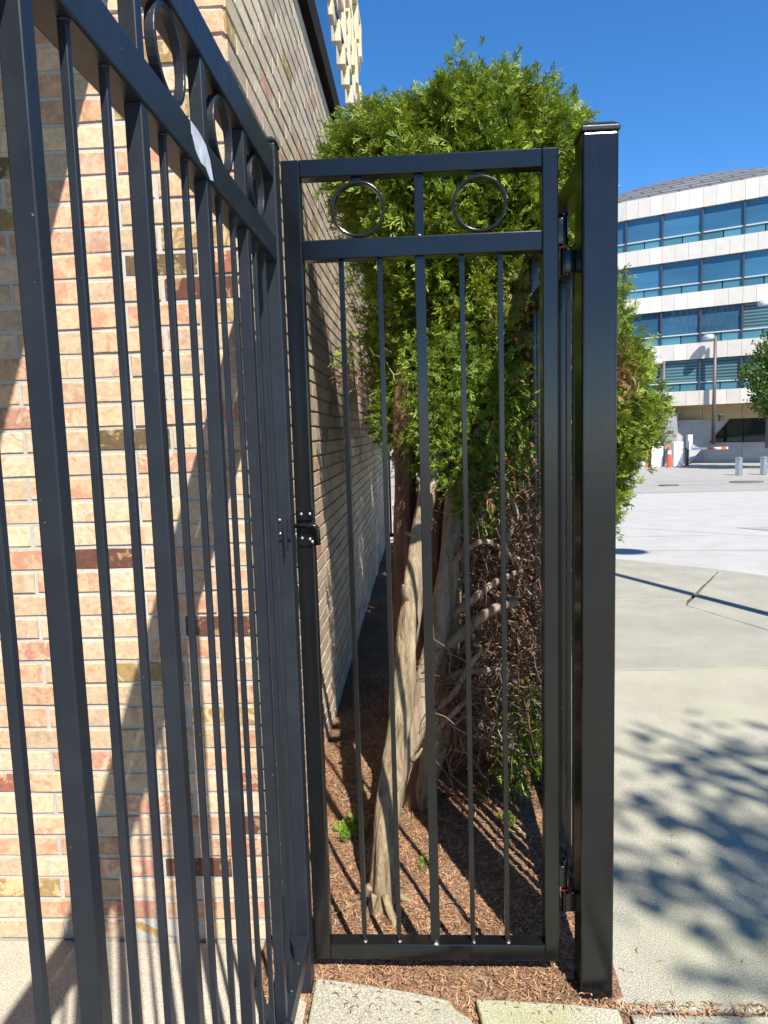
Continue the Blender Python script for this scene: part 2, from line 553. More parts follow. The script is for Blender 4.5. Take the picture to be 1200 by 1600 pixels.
slab([(0.475, 1.706), (4.6, 1.716), (6.4, 3.0), (5.0, 4.285), (0.475, 4.295)], M['aggregate'], 0.004)
slab([(0.475, 4.32), (2.845, 4.31), (2.467, 5.135), (2.17, 5.88), (2.252, 6.07), (0.475, 6.10)], M['walk'], 0.003)
slab([(0.475, 6.125), (2.262, 6.085), (3.035, 7.325), (2.19, 8.02), (0.95, 9.1), (0.475, 9.1)], M['walk'], 0.005)
slab([(2.86, 4.31), (5.0, 4.305), (6.35, 3.9), (6.2, 4.45), (3.36, 6.95), (3.045, 7.315), (2.18, 5.885), (2.475, 5.14)], M['walk'], 0.004)
slab([(0.50, -2.9), (6.2, -2.9), (6.4, 2.85), (4.6, 1.702), (0.505, 1.692)], M['aggregate'], 0.003)
slab([(-0.318, -2.9), (0.115, -2.9), (0.112, 1.60), (0.095, 1.655), (0.063, 1.675), (0.04, 1.712), (-0.061, 1.738), (-0.20, 1.764), (-0.318, 1.782)], M['aggregate'], 0.020)
slab([(0.128, -2.9), (0.462, -2.9), (0.474, 1.60), (0.474, 1.69), (0.36, 1.705), (0.20, 1.715), (0.112, 1.718), (0.125, 1.62)], M['mossy'], 0.018)
slab([(-3.5, -2.9), (-0.338, -2.9), (-0.336, 1.55), (-0.336, 1.93), (-3.5, 1.95)], M['pad'], 0.004)

# mulch bed between the building and the fence
def fbm(x, y, s):
    return (np.sin(x * 3.1 * s + 1.3) * np.sin(y * 2.7 * s + .4) + .6 * np.sin(x * 7.3 * s - y * 5.1 * s) + .4 * np.sin(x * 13.7 * s + y * 11.9 * s + 2)) / 2


def mz(x, y):
    return 0.016 + 0.010 * fbm(x, y, 2.0) + 0.012 * np.clip((y - 2.2) / 2, 0, 1.5) - 0.016 * np.clip((1.86 - y) / 0.12, 0, 1.4)


gx = np.linspace(-0.49, 0.50, 60); gy = np.concatenate([np.linspace(1.56, 3.5, 110), np.linspace(3.53, 9.4, 70)])
XX, YY = np.meshgrid(gx, gy)
ZZ = mz(XX, YY) + rng.normal(0, .0022, XX.shape)
V = np.stack([XX.ravel(), YY.ravel(), ZZ.ravel()], 1)
nx = len(gx)
j, i = np.meshgrid(np.arange(len(gy) - 1), np.arange(nx - 1), indexing='ij')
F = np.stack([j * nx + i, j * nx + i + 1, (j + 1) * nx + i + 1, (j + 1) * nx + i], -1).reshape(-1, 4)
tag(np_mesh('mulch_bed', V, F, M['mulch']), kind='structure')


def needles(name, n, xr, yr, zf, lmin, lmax, pal, w=0.0012, dens=None, lift=0.004):
    x = rng.uniform(*xr, n); y = rng.uniform(*yr, n)
    if dens is not None:
        keep = rng.random(n) < dens(x, y); x = x[keep]; y = y[keep]; n = len(x)
    z = zf(x, y) + rng.uniform(0.001, lift, n)
    a = rng.uniform(0, 2 * np.pi, n); L = rng.uniform(lmin, lmax, n) * .5
    tilt = rng.normal(0, .25, n)
    d = np.stack([np.cos(a), np.sin(a), tilt], 1) * L[:, None]
    s = np.stack([-np.sin(a), np.cos(a), np.zeros(n)], 1) * (w * rng.uniform(.6, 1.6, n))[:, None]
    kn = np.stack([-np.sin(a), np.cos(a), np.zeros(n)], 1) * (L * rng.normal(0, .3, n))[:, None]
    c = np.stack([x, y, z], 1)
    mid = c + kn + np.array([0, 0, .002])
    V = np.stack([c - d - s * .5, c - d + s * .5, mid + s, mid - s, c + d + s * .4, c + d - s * .4], 1).reshape(-1, 3)
    b = np.arange(n)[:, None] * 6
    F = np.concatenate([b + np.array([0, 1, 2, 3]), b + np.array([3, 2, 4, 5])], 0)
    pal = np.array(pal)
    col = pal[rng.integers(0, len(pal), n)] * rng.uniform(.6, 1.3, (n, 1))
    o = np_mesh(name, V, F, M['needle'], np.repeat(col, 6, 0))
    return tag(o, kind='stuff')


NP = [(0.34, 0.17, 0.09), (0.42, 0.24, 0.13), (0.26, 0.12, 0.065), (0.46, 0.30, 0.18), (0.16, 0.085, 0.05), (0.36, 0.23, 0.15), (0.50, 0.27, 0.12)]
needles('needle_litter', 42000, (-0.47, 0.47), (1.60, 4.2), mz, 0.008, 0.032, NP, 0.0013,
        dens=lambda x, y: np.where(y < 1.72, np.clip(1 - np.abs(fbm(x, y, 3)) * 1.1, .15, 1), np.clip(.75 + .75 * fbm(x, y, 2.3), .12, 1)))


def sfl(x, y): return np.full_like(x, 0.006)


needles('scattered_litter', 2600, (-0.3, 0.95), (1.45, 3.4), sfl, 0.008, 0.028, NP, 0.0013,
        dens=lambda x, y: np.where(x > .45, np.exp(-(x - .46) / .13) * np.clip(.35 + fbm(x, y, 3), 0, 1), .0))
needles('joint_litter', 480, (0.46, 1.1), (1.68, 1.722), sfl, 0.008, 0.025, NP, 0.0013,
        dens=lambda x, y: np.clip(1.1 - (x - .46) * 1.3, .08, 1))
needles('slab_edge_litter', 900, (-0.3, 0.46), (1.52, 1.80), lambda x, y: np.full_like(x, .021), 0.006, 0.022, NP, 0.0013,
        dens=lambda x, y: np.clip((y - 1.60) * 3 + .12 * fbm(x, y, 4), .03, .8))

cm_ = MB(); r3 = random.Random(9)
for q in range(150):
    x, y = r3.uniform(-.44, .42), r3.uniform(1.66, 3.4); z = float(mz(np.array(x), np.array(y))) + .002
    a = r3.uniform(0, 6.28); L = r3.uniform(.006, .018); w = L * r3.uniform(.3, .8); h = r3.uniform(.002, .006)
    ca, sa = math.cos(a), math.sin(a)
    q4 = lambda k, zz: [(x + ca * u * L * k - sa * v * w * k, y + sa * u * L * k + ca * v * w * k, zz) for u, v in ((-1, -1), (1, -.8), (.9, 1), (-.8, .9))]
    cm_.hull(q4(1, z - .003), q4(.8, z + h), r3.choice((0, 0, 0, 1)))
tag(cm_.build('bark_chips', [M['bark_red'], M['bark'], M['pad']]), kind='stuff')
cm_ = MB()
for q in range(70):
    x, y = r3.uniform(-.44, .42), r3.uniform(1.66, 3.6); z = float(mz(np.array(x), np.array(y))) + .006
    a = r3.uniform(0, 6.28); L = r3.uniform(.03, .10)
    pts = [(x + math.cos(a) * L * t + r3.gauss(0, .004), y + math.sin(a) * L * t + r3.gauss(0, .004), z + r3.uniform(0, .005)) for t in (-1, -.4, .3, 1)]
    cm_.tube(pts, [.0016, .002, .0016, .0008], 4)
tag(cm_.build('fallen_twigs', M['bark']), kind='stuff')

# ------------------------------------------------------------------ brick building on the left
bb = thing('brick_building', 'weathered buff brick building with dark coping behind the black fence', 'building', (-0.474, 1.945, 0))
XW, YW, HW, YE = -0.474, 1.945, 3.40, 9.30
CP, BL = 0.0667, 0.210                                       # course pitch, brick pitch
front = MB().box(-4.6, XW - 0.012, YW + 0.003, YW + 0.5, -0.1, HW + .02).build('front_wall', M['mortar'], bb)
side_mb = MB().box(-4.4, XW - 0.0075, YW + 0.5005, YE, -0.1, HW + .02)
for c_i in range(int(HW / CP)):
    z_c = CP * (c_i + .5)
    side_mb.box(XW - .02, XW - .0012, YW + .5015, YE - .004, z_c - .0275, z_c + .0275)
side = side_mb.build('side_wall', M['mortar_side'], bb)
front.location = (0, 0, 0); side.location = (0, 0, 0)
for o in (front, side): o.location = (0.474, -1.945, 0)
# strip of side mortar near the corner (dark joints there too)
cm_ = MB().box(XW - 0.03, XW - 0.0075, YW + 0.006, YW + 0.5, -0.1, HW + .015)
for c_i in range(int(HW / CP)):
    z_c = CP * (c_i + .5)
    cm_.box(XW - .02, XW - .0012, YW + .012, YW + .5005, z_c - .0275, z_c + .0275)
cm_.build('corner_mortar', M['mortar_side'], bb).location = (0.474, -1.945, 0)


def brick_mesh(L, H, D=0.03, ch=0.0022):
    """outward is -Y, origin at the middle of the face"""
    j = lambda s=0.0012: random.gauss(0, s)
    l, h = L / 2, H / 2
    ring = [(-l, -h), (0, -h), (l, -h), (l, h), (0, h), (-l, h)]
    back = [(x, D, z) for x, z in ring]
    fr = [(x + j(), ch + j(.0006), z + j()) for x, z in ring]
    ins = [(x * (1 - 2 * ch / L) + j(.0008), j(.0006), z * (1 - 2 * ch / H) + j(.0008)) for x, z in ring]
    vs = back + fr + ins
    fs = []
    for k in range(6):
        n = (k + 1) % 6
        fs.append((k, n, 6 + n, 6 + k)); fs.append((6 + k, 6 + n, 12 + n, 12 + k))
    fs.append((12, 13, 16, 17)); fs.append((13, 14, 15, 16))
    return vs, fs


BH = CP - 0.0100
variants = {}
for kind, L in (('full', BL - 0.0105), ('half', BL / 2 - 0.0105)):
    lst = []
    for q in range(7):
        vs, fs = brick_mesh(L, BH)
        me = bpy.data.meshes.new('brick'); me.from_pydata(vs, [], fs); me.materials.append(BR[0]); me.update()
        lst.append(me)
    variants[kind] = lst

specs = []       # (priority, wall, u, z, kind)
ncourse = int(HW / CP)
for c in range(ncourse):
    z = CP * (c + 0.5)
    off = 0 if c % 2 else BL / 2
    # front wall: u = x, from the corner to the left
    x = XW
    if c % 2:
        specs.append(('f', x - BL / 4 - .0, z, 'half')); x -= BL / 2
    k = 0
    while x > -4.4:
        specs.append(('f', x - BL / 2, z, 'full')); x -= BL; k += 1
    # side wall: u = y
    y = YW
    if c % 2 == 0:
        specs.append(('s', y + BL / 4, z, 'half')); y += BL / 2
    while y < YE - BL * .6:
        specs.append(('s', y + BL / 2, z, 'full')); y += BL


def prio(s):
    w, u, z, kd = s
    if w == 'f':
        if u < -1.42 or z > 2.68: return 99 + abs(u)
        return 0 if kd == 'full' else .5
    d = u
    zmax = 1.5 + 0.6 * u
    if z > zmax: return 90
    if u < 2.02: return 80 + u
    return u
specs.sort(key=prio)
bm_stuff = MB()
allm = BR + BS
for n, (w, u, z, kd) in enumerate(specs):
    if w == 'f':
        mi = random.choices(range(len(BR)), BRW)[0]
    else:
        mi = len(BR) + random.choices(range(len(BS)), BSW)[0]
        if random.random() < .05: mi = random.choice([2, 3, 6])
    push = (random.gauss(0, 0.0012) - 0.0005) if w == 'f' else random.gauss(0, .0004)
    if n < 299:
        o = bpy.data.objects.new('brick', random.choice(variants[kd]))
        C.objects.link(o); o.parent = front if w == 'f' else side
        if w == 'f':
            o.location = (u, YW + push, z)
        else:
            o.location = (XW - push, u, z); o.rotation_euler = (0, 0, math.pi / 2)
        if random.random() < .5: o.scale = (-1, 1, 1)
        o.rotation_euler.y = random.gauss(0, .0035) if w == 'f' else 0
        o.material_slots[0].link = 'OBJECT'; o.material_slots[0].material = allm[mi]
    else:
        me = random.choice(variants[kd])
        co = [v.co for v in me.vertices]
        if w == 'f': vs = [(p.x + u, p.y + YW + push, p.z + z) for p in co]
        else: vs = [(XW - push - p.y, p.x + u, p.z + z) for p in co]
        bm_stuff.add(vs, [tuple(p.vertices) for p in me.polygons], mi)
so = bm_stuff.build('brick', allm, None)
so.parent = bb; so.location = (0.474, -1.945, 0); so['kind'] = 'stuff'
# dark metal coping along both wall heads, roof and the entrance canopy beyond the left of the frame
cp = MB()
cp.box(-4.6, XW + 0.034, YW - 0.034, YW + .012, HW - 0.03, HW + 0.115)
cp.box(XW - .012, XW + 0.034, YW + .012, YE + .03, HW - 0.03, HW + 0.115)
cp.build('coping', M['coping'], bb)
MB().box(-4.55, XW - 0.012, YW + .012, YE, HW + .02, HW + .10).build('roof', M['coping'], bb)
MB().box(-4.6, -0.70, -3.4, 1.936, 2.85, 3.05).build('entrance_canopy', M['coping'], bb, 0.01)
MB().box(-3.0, -2.6, -3.4, 1.93, -0.05, 2.845).build('added_shade_wall', M['shade_wall'], bb, 0.01)  # unseen wall, added to block sky light and deepen the left shade

# ------------------------------------------------------------------ beige tower with staggered sunscreen, rising behind the brick wall
tw = thing('office_tower', 'tall beige building with staggered precast sunscreen above the brick wall', 'building', (-1.6, 13, 0))
XT = -1.6
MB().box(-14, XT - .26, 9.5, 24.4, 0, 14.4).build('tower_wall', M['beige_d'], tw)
MB().box(XT - .36, XT - .03, 9.5, 24.45, 5.0, 10.1).build('ribbon_window', M['mirror'], tw)
MB().box(XT - .36, XT + .05, 9.5, 24.45, 10.60, 10.70).build('ribbon_window', M['mirror'], tw)
MB().box(XT - .45, XT + .06, 9.5, 24.45, 14.22, 14.42).build('tower_parapet', M['beige'], tw)
bshape = {}
rows = [10.13, 10.73, 11.55, 12.40, 13.25]
rh = [0.44, 0.80, 0.83, 0.83, 0.95]
for r, (z0, h) in enumerate(zip(rows, rh)):
    y = 9.7 + (r % 2) * .5
    k = 0
    while y < 24.0:
        L = [.30, .20, .40, .24][(k * 3 + r) % 4]
        key = (r, round(L, 2))
        if key not in bshape:
            m_ = MB().box(-.22, .0, 0, L, 0, h); me = bpy.data.meshes.new('sunscreen_block')
            me.from_pydata(m_.v, [], m_.f); me.materials.append(M['beige']); me.update(); bshape[key] = me
        o = bpy.data.objects.new('sunscreen_block', bshape[key]); C.objects.link(o); o.parent = tw
        o.location = (XT + .02 - (-1.6) + random.choice([0, .05, -.06]), y - 13, z0)
        y += 1.0; k += 1
for r, z in enumerate((10.42, 11.85, 13.05)):
    MB().box(XT - .3, XT + .0, 9.6, 24.3, z, z + .16).build('sunscreen_ledge', M['beige'], tw)

# ------------------------------------------------------------------ fence on the left (runs towards the viewer, parallel to the side wall)
XF = -0.328                                                  # right-hand face of the fence
def fence_rail(name, parent, x0, x1, y0, y1, z0, z1, mat):
    return MB().box(x0, x1, y0, y1, z0, z1).build(name, mat, parent, 0.0035)


def blob(p, r, seedv=0):
    m = MB(); rr = random.Random(seedv)
    prof = [(r * .95, -.25 * r), (r * 1.05, 0), (r * .8, r * .35), (r * .3, r * .55)]
    m.lathe(prof, p, 8)
    m.v = [(x + rr.gauss(0, r * .12), y + rr.gauss(0, r * .12), z + rr.gauss(0, r * .06)) for x, y, z in m.v]
    return m


lf = thing('iron_fence', 'slate black metal fence running along the left towards the viewer', 'fence', (XF - .025, 1.74, 0))
FM = M['fence']
RW = 0.046
YF0 = -0.9
fence_rail('top_rail', lf, XF - RW, XF, YF0, 1.738, 2.098, 2.168, FM)
mr = fence_rail('middle_rail', lf, XF - RW, XF, YF0, 1.737, 1.912, 1.970, FM)
fence_rail('bottom_rail', lf, XF - RW - .004, XF + .004, YF0, 1.737, 0.130, 0.180, FM)
pst = MB().box(XF - .052, XF + .0045, 1.7385, 1.796, 0.0, 2.185).build('post', FM, lf, 0.004)
MB().box(XF - .055, XF + .007, 1.7355, 1.799, 2.185, 2.198).build('post_cap', FM, lf, 0.005)
thick, thin = 0.0225, 0.0095
PT = 0.0906
yk = 1.188 - PT * 24
k = 0
me_tk = {}
while yk < 1.68:
    big = k % 3 == 0
    w = thick if big else thin
    xc = XF - .0135
    top = 2.098 if big else 1.912
    if big and yk > YF0 + .3:
        p = MB().box(xc - w / 2, xc + w / 2, yk - w / 2, yk + w / 2, 0.18, 1.912).build('picket', FM, lf, 0.0018)
        MB().box(xc - w / 2, xc + w / 2, yk - w / 2, yk + w / 2, 1.970, 2.098).build('short_picket', FM, lf, 0.0018)
        # ring between this upright and the next
        if yk < 1.47:
            yc = yk + PT * 1.5 - .008
            ring = MB(); n = 40; R1, R2, hw = .0635, .0550, .0075
            vs = []
            for q in range(n):
                th = 2 * math.pi * q / n
                for (r, dx) in ((R1, -hw), (R1, hw), (R2, hw), (R2, -hw)):
                    vs.append((xc + dx, yc + r * math.cos(th), 2.034 + r * math.sin(th)))
            fs = [(q * 4 + s, ((q + 1) % n) * 4 + s, ((q + 1) % n) * 4 + (s + 1) % 4, q * 4 + (s + 1) % 4) for q in range(n) for s in range(4)]
            ring.add(vs, fs); ring.build('ring', FM, lf, 0.0015)
    elif yk > YF0 + .3:
        MB().box(xc - w / 2, xc + w / 2, yk - w / 2, yk + w / 2, 0.18, 1.912).build('picket', FM, lf, 0.0012)
    if yk > .4:
        blob((xc + w * .5, yk - w * .55, .181), w * .42 + .004, k).build('weld_bead', M['fence'], lf, smooth=True)
        if not big: blob((xc + w * .3, yk - w * .5, 1.9115), w * .4 + .002, k + 99).build('weld_bead', FM, lf, smooth=True)
    yk += PT; k += 1
# bare patch of chipped paint on the middle rail
vs = []
rr = random.Random(3)
out = [(1.098, 1.9705), (1.135, 1.9705), (1.172, 1.962), (1.192, 1.945), (1.205, 1.918), (1.186, 1.914), (1.165, 1.925), (1.14, 1.923), (1.115, 1.932), (1.10, 1.95)]
m_ = MB(); m_.add([(XF - .001, y, min(z, 1.968)) for y, z in out] + [(XF + .0006, y, min(z, 1.968)) for y, z in out],
                  [tuple(range(10, 20))] + [(i, (i + 1) % 10, 10 + (i + 1) % 10, 10 + i) for i in range(10)])
m_.build('paint_chip', M['chip'], lf)

# ------------------------------------------------------------------ the gate
gt = thing('metal_gate', 'glossy black metal gate with two rings along its top panel', 'gate', (0.37, 1.82, 0))
GM = M['gate']
GX0, GX1, GY0, GY1, GZ0, GZ1 = -0.3225, 0.3480, 1.800, 1.842, 0.058, 2.165
S = 0.0450
MB().box(GX0, GX0 + S, GY0, GY1, GZ0, GZ1).build('stile', GM, gt, 0.0035)
MB().box(GX1 - S + .005, GX1, GY0, GY1, GZ0, GZ1).build('stile', GM, gt, 0.0035)
gi0, gi1 = GX0 + S - .001, GX1 - S + .006
MB().box(gi0, gi1, GY0 + .0003, GY1 - .0003, GZ1 - .043, GZ1 - .0004).build('top_rail', GM, gt, 0.003)
MB().box(gi0, gi1, GY0 + .0003, GY1 - .0003, 1.928, 1.975).build('middle_rail', GM, gt, 0.003)
MB().box(gi0, gi1, GY0 + .0003, GY1 - .0003, GZ0 + .0004, GZ0 + .047).build('bottom_rail', GM, gt, 0.003)
yc = (GY0 + GY1) / 2
bars = [(-.184, .0128), (-.0885, .0128), (.0115, .0255), (.1145, .0128), (.2085, .0128)]
for q, (bx, w) in enumerate(bars):
    MB().box(bx - w / 2, bx + w / 2, yc - w / 2, yc + w / 2, GZ0 + .0472, 1.928).build('baluster', GM, gt, 0.0012)
    b_ = blob((bx + .002, yc - w / 2 - .003, GZ0 + .0475), .0065 if w < .02 else .009, q)
    b_.build('weld_bead', M['weld'], gt, smooth=True)
MB().box(.001, .0235, yc - .0115, yc + .0115, 1.975, 2.122).build('short_baluster', GM, gt, 0.0012)
blob((.012, yc - .012, 1.976), .008, 44).build('weld_bead', M['weld'], gt, smooth=True)
for xc in (-.138, .160):
    ring = MB(); n = 56; R1, R2, hw = .0665, .0600, .0125
    prof = [(R1, -hw), (R1, hw), (R2, hw), (R2, -hw)]
    vs = []
    for q in range(n):
        th = 2 * math.pi * q / n
        for r, dy in prof: vs.append((xc + r * math.cos(th), yc + dy, 2.0465 + r * math.sin(th)))
    fs = [(q * 4 + s, q * 4 + (s + 1) % 4, ((q + 1) % n) * 4 + (s + 1) % 4, ((q + 1) % n) * 4 + s) for q in range(n) for s in range(4)]
    ring.add(vs, fs); ring.build('ring', GM, gt, 0.0018)
    MB().box(xc - .014, xc + .014, yc - .009, yc + .009, 2.1120, 2.1225).build('ring_tab', GM, gt, 0.002)
# latch on the left stile
la = MB()
la.box(GX0 + .004, GX0 + .048, GY0 - .005, GY0 - .0005, 1.2820, 1.3130)
la.box(GX0 + .004, GX0 + .060, GY0 - .006, GY0 - .0005, 1.2160, 1.2630)
la = la.build('latch_plate', GM, gt, 0.0015)
lb = MB()
lb.tube([(GX0 - .028, GY0 - .019, 1.2700), (GX0 + .046, GY0 - .019, 1.2700), (GX0 + .054, GY0 - .019, 1.2670), (GX0 + .058, GY0 - .018, 1.2580), (GX0 + .059, GY0 - .016, 1.2200)], .0062, 10)
lb.build('latch_bar', GM, gt, smooth=True)
for bx, bz in ((.016, 1.2980), (.038, 1.2980), (.016, 1.2360), (.036, 1.2330), (.042, 1.2260)):
    b_ = MB(); b_.lathe([(.0045, 0), (.0045, .003), (.003, .0048), (.0005, .005)], (0, 0, 0), 8)
    b_.v = [(GX0 + bx + x, GY0 - .0055 - z, bz + y) for x, y, z in b_.v]
    b_.build('bolt', M['steel'], la, smooth=True).location = (0, 0, 0)
# hinges on the right stile
for z0 in (1.925, 0.250):
    hg = MB()
    hx, hy = GX1 + .016, GY0 + .020
    hg.tube([(hx, hy, z0 + .012), (hx, hy, z0 + .085)], .0100, 12)
    hg.tube([(hx, hy, z0 + .085), (hx, hy, z0 + .092)], .0115, 12)
    hg.box(GX1 - .001, hx, hy - .012, hy + .004, z0 + .018, z0 + .078)
    hh = hg.build('hinge', GM, gt, 0.001, True)
    h2 = MB()
    h2.tube([(hx, hy, z0 - .055), (hx, hy, z0 + .008)], .0088, 12)
    h2.box(hx, .3905, hy - .014, hy + .006, z0 - .05, z0 + .002)
    h2.build('hinge_pin', M['steel'] if False else GM, gt, 0.001, True)
    MB().tube([(hx - .012, hy - .010, z0 + .008), (hx + .004, hy - .013, z0 + .012), (hx + .016, hy - .010, z0 + .007)], .0025, 6).build('grease', M['redtag'], gt, smooth=True)

# strike on the fence post
sk = MB()
sk.box(XF - .030, XF + .004, 1.732, 1.738, 1.2420, 1.3050)
sk.box(XF - .010, XF - .004, 1.716, 1.737, 1.2250, 1.2900)
sk = sk.build('latch_strike', FM, lf, 0.001)
hk = MB(); hk.hull([(XF - .012, 1.716, 1.2820), (XF - .004, 1.716, 1.2820), (XF - .004, 1.723, 1.2820), (XF - .012, 1.723, 1.2820)],
                   [(XF - .0085, 1.714, 1.2050), (XF - .0065, 1.714, 1.2050), (XF - .0065, 1.716, 1.2050), (XF - .0085, 1.716, 1.2050)])
hk.build('drop_lever', FM, sk, 0.0008).location = (0, 0, 0)
for bz in (1.2920, 1.2580):
    b_ = MB(); b_.lathe([(.0042, 0), (.0042, .003), (.0008, .005)], (0, 0, 0), 8)
    b_.v = [(XF - .022 + x, 1.732 - z, bz + y) for x, y, z in b_.v]
    b_.build('bolt', M['steel'], sk, smooth=True).location = (0, 0, 0)
# fix: children of mesh parts keep world coordinates of their parent's offset (parent is shifted by -base already)

# ------------------------------------------------------------------ right-hand gate post
gp = thing('gate_post', 'thick black square post with shiny cap right of the gate', 'post', (0.43, 1.78, 0))
PX0, PX1, PY0, PY1 = 0.3900, 0.4735, 1.738, 1.822
MB().box(PX0, PX1, PY0, PY1, -0.02, 2.172).build('shaft', GM, gp, 0.006, seg=3)
cpm = MB()
for a, b in (((-.003, 2.172), (-.003, 2.186)), ((-.003, 2.186), (.010, 2.196))):
    q = lambda e, z: [(PX0 + e, PY0 + e, z), (PX1 - e, PY0 + e, z), (PX1 - e, PY1 - e, z), (PX0 + e, PY1 - e, z)]
    cpm.hull(q(*a), q(*b))
cpm.build('cap', M['fence'], gp, 0.004, seg=3)

# ------------------------------------------------------------------ fence panels round the planting bed
def panel(thing_name, label, a, b, base, first_off=.1, pitch=.0845):
    t = thing(thing_name, label, 'fence', base)
    a = Vector(a); b = Vector(b); d = (b - a); L = d.length; d.normalize(); nrm = Vector((-d.y, d.x))
    ang = math.atan2(d.y, d.x)
    def bar(nm, s0, s1, w, z0, z1, bev=.002):
        m = MB(); p0 = a + d * s0; p1 = a + d * s1
        q = [(p0 - nrm * w), (p1 - nrm * w), (p1 + nrm * w), (p0 + nrm * w)]
        m.prism([(v.x, v.y) for v in q], z0, z1)
        return m.build(nm, M['gate'], t, bev)
    bar('top_rail', 0, L, .022, 2.10, 2.155); bar('middle_rail', 0, L, .022, 1.92, 1.97); bar('bottom_rail', 0, L, .022, .13, .18)
    s = first_off; k = 0
    while s < L - .05:
        w = .0135 if k % 3 == 0 else .0072
        bar('picket', s - w, s + w, w, .18, 1.92, .001)
        if k % 3 == 0: bar('short_picket', s - w, s + w, w, 1.97, 2.10, .001)
        s += pitch; k += 1
    s = 2.4
    while s < L + .1:
        bar('post', min(s, L) - .028, min(s, L) + .028, .0285, -.02, 2.18, .003); s += 2.4
    return t


panel('side_fence', 'dark picket fence running away behind the thick gate post', (0.431, 1.823), (0.431, 9.22), (0.431, 1.83, 0))
panel('end_fence', 'far picket fence closing the alley behind the cedar trunks', (-0.46, 9.25), (0.43, 9.25), (-0.46, 9.25, 0), .06)

# ------------------------------------------------------------------ cedar hedge
def sprig_template(seed, npairs=4):
    """flat irregular spray: rachis plus ascending branchlets, length 1 along x, width along y"""
    r = random.Random(seed)
    vs = []; fs = []; tp = []
    def diamond(p, q, w, t):
        p = np.array(p); q = np.array(q); d = q - p; n = np.array([-d[1], d[0], r.uniform(-.3, .3) * np.linalg.norm(d)]); n = n / (np.linalg.norm(n) + 1e-9) * w
        k = len(vs); m = p + d * .6
        vs.extend([p, m + n, q, m - n]); fs.append((k, k + 1, k + 2, k + 3)); tp.extend([t * .5, t, min(1, t + .35), t])
    bend = r.uniform(-.15, .15)
    diamond((0, 0, 0), (1, bend, r.uniform(-.1, .1)), .05, .5)
    for i in range(npairs):
        for sgn in (-1, 1):
            x = .04 + .78 * (i + r.uniform(0, .8)) / npairs
            L = .62 * (1 - .55 * i / npairs) * r.uniform(.55, 1.15)
            a = r.uniform(.35, .75)
            tipp = (x + L * math.cos(a), bend * x + sgn * L * math.sin(a), r.uniform(-.28, .28) * L)
            diamond((x, bend * x, 0), tipp, .048, .3 + .5 * i / npairs)
    return np.array(vs), np.array(fs), np.array(tp)


TEMPL = [sprig_template(q) for q in range(7)]


def sprigs(P, D, N, S, col, tipcol, name, mat, parent, droop=0.12):
    """P positions, D axis dirs, N approx normals, S lengths, col/tipcol (n,3)"""
    D = D / np.linalg.norm(D, axis=1, keepdims=True)
    Yv = np.cross(N, D); Yv /= np.linalg.norm(Yv, axis=1, keepdims=True) + 1e-9
    Zv = np.cross(D, Yv)
    Vs = []; Fs = []; Cs = []; off_ = 0
    for q, (TV, TF, TT) in enumerate(TEMPL):
        sl = slice(q, None, len(TEMPL))
        t = TV[None]
        V = P[sl][:, None, :] + S[sl][:, None, None] * (D[sl][:, None, :] * t[..., 0:1] + Yv[sl][:, None, :] * t[..., 1:2] + Zv[sl][:, None, :] * t[..., 2:3])
        V[..., 2] -= S[sl][:, None] * droop * t[..., 0] ** 2
        n = len(V); k = len(TV)
        Fs.append((off_ + np.arange(n)[:, None, None] * k + TF[None]).reshape(-1, 4)); off_ += n * k
        Vs.append(V.reshape(-1, 3))
        Cs.append((col[sl][:, None, :] * (1 - TT[None, :, None]) + tipcol[sl][:, None, :] * TT[None, :, None]).reshape(-1, 3))
    return np_mesh(name, np.concatenate(Vs), np.concatenate(Fs), mat, np.concatenate(Cs), parent)


def unit(v): return v / (np.linalg.norm(v, axis=-1, keepdims=True) + 1e-9)


def crown_points(n, c, prof, squash, seed, depth=(.55, 1.04)):
    """clump centres through a lumpy body: prof = [(z, rx, ry, cx, cy)]"""
    r = np.random.default_rng(seed)
    zz = np.array([p[0] for p in prof]); A = np.array([p[1:] for p in prof])
    z = r.uniform(zz[0], zz[-1], n * 2)
    rx, ry, ox, oy = [np.interp(z, zz, A[:, i]) for i in range(4)]
    keep = r.random(n * 2) < (rx + ry) / (rx + ry).max(); z, rx, ry, ox, oy = [q[keep][:n] for q in (z, rx, ry, ox, oy)]
    n = len(z)
    th = r.uniform(0, 2 * np.pi, n)
    lump = 1 + .07 * np.sin(3 * th + 2.1 * z * 3) + .06 * np.sin(5 * th - 6.3 * z + 1) + .055 * np.sin(9 * th + 13 * z) + .04 * np.sin(15 * th - 23 * z)
    q = depth[0] + (depth[1] - depth[0]) * np.sqrt(r.random(n))
    x = c[0] + ox + rx * lump * q * np.cos(th); y = c[1] + oy + ry * lump * q * np.sin(th)
    dz = np.gradient(A[:, 0], zz); slope = -np.interp(z, zz, dz)
    nrm = unit(np.stack([np.cos(th), np.sin(th), np.clip(slope, -.8, 3)], 1))
    return np.stack([x, y, z], 1), nrm, q, r


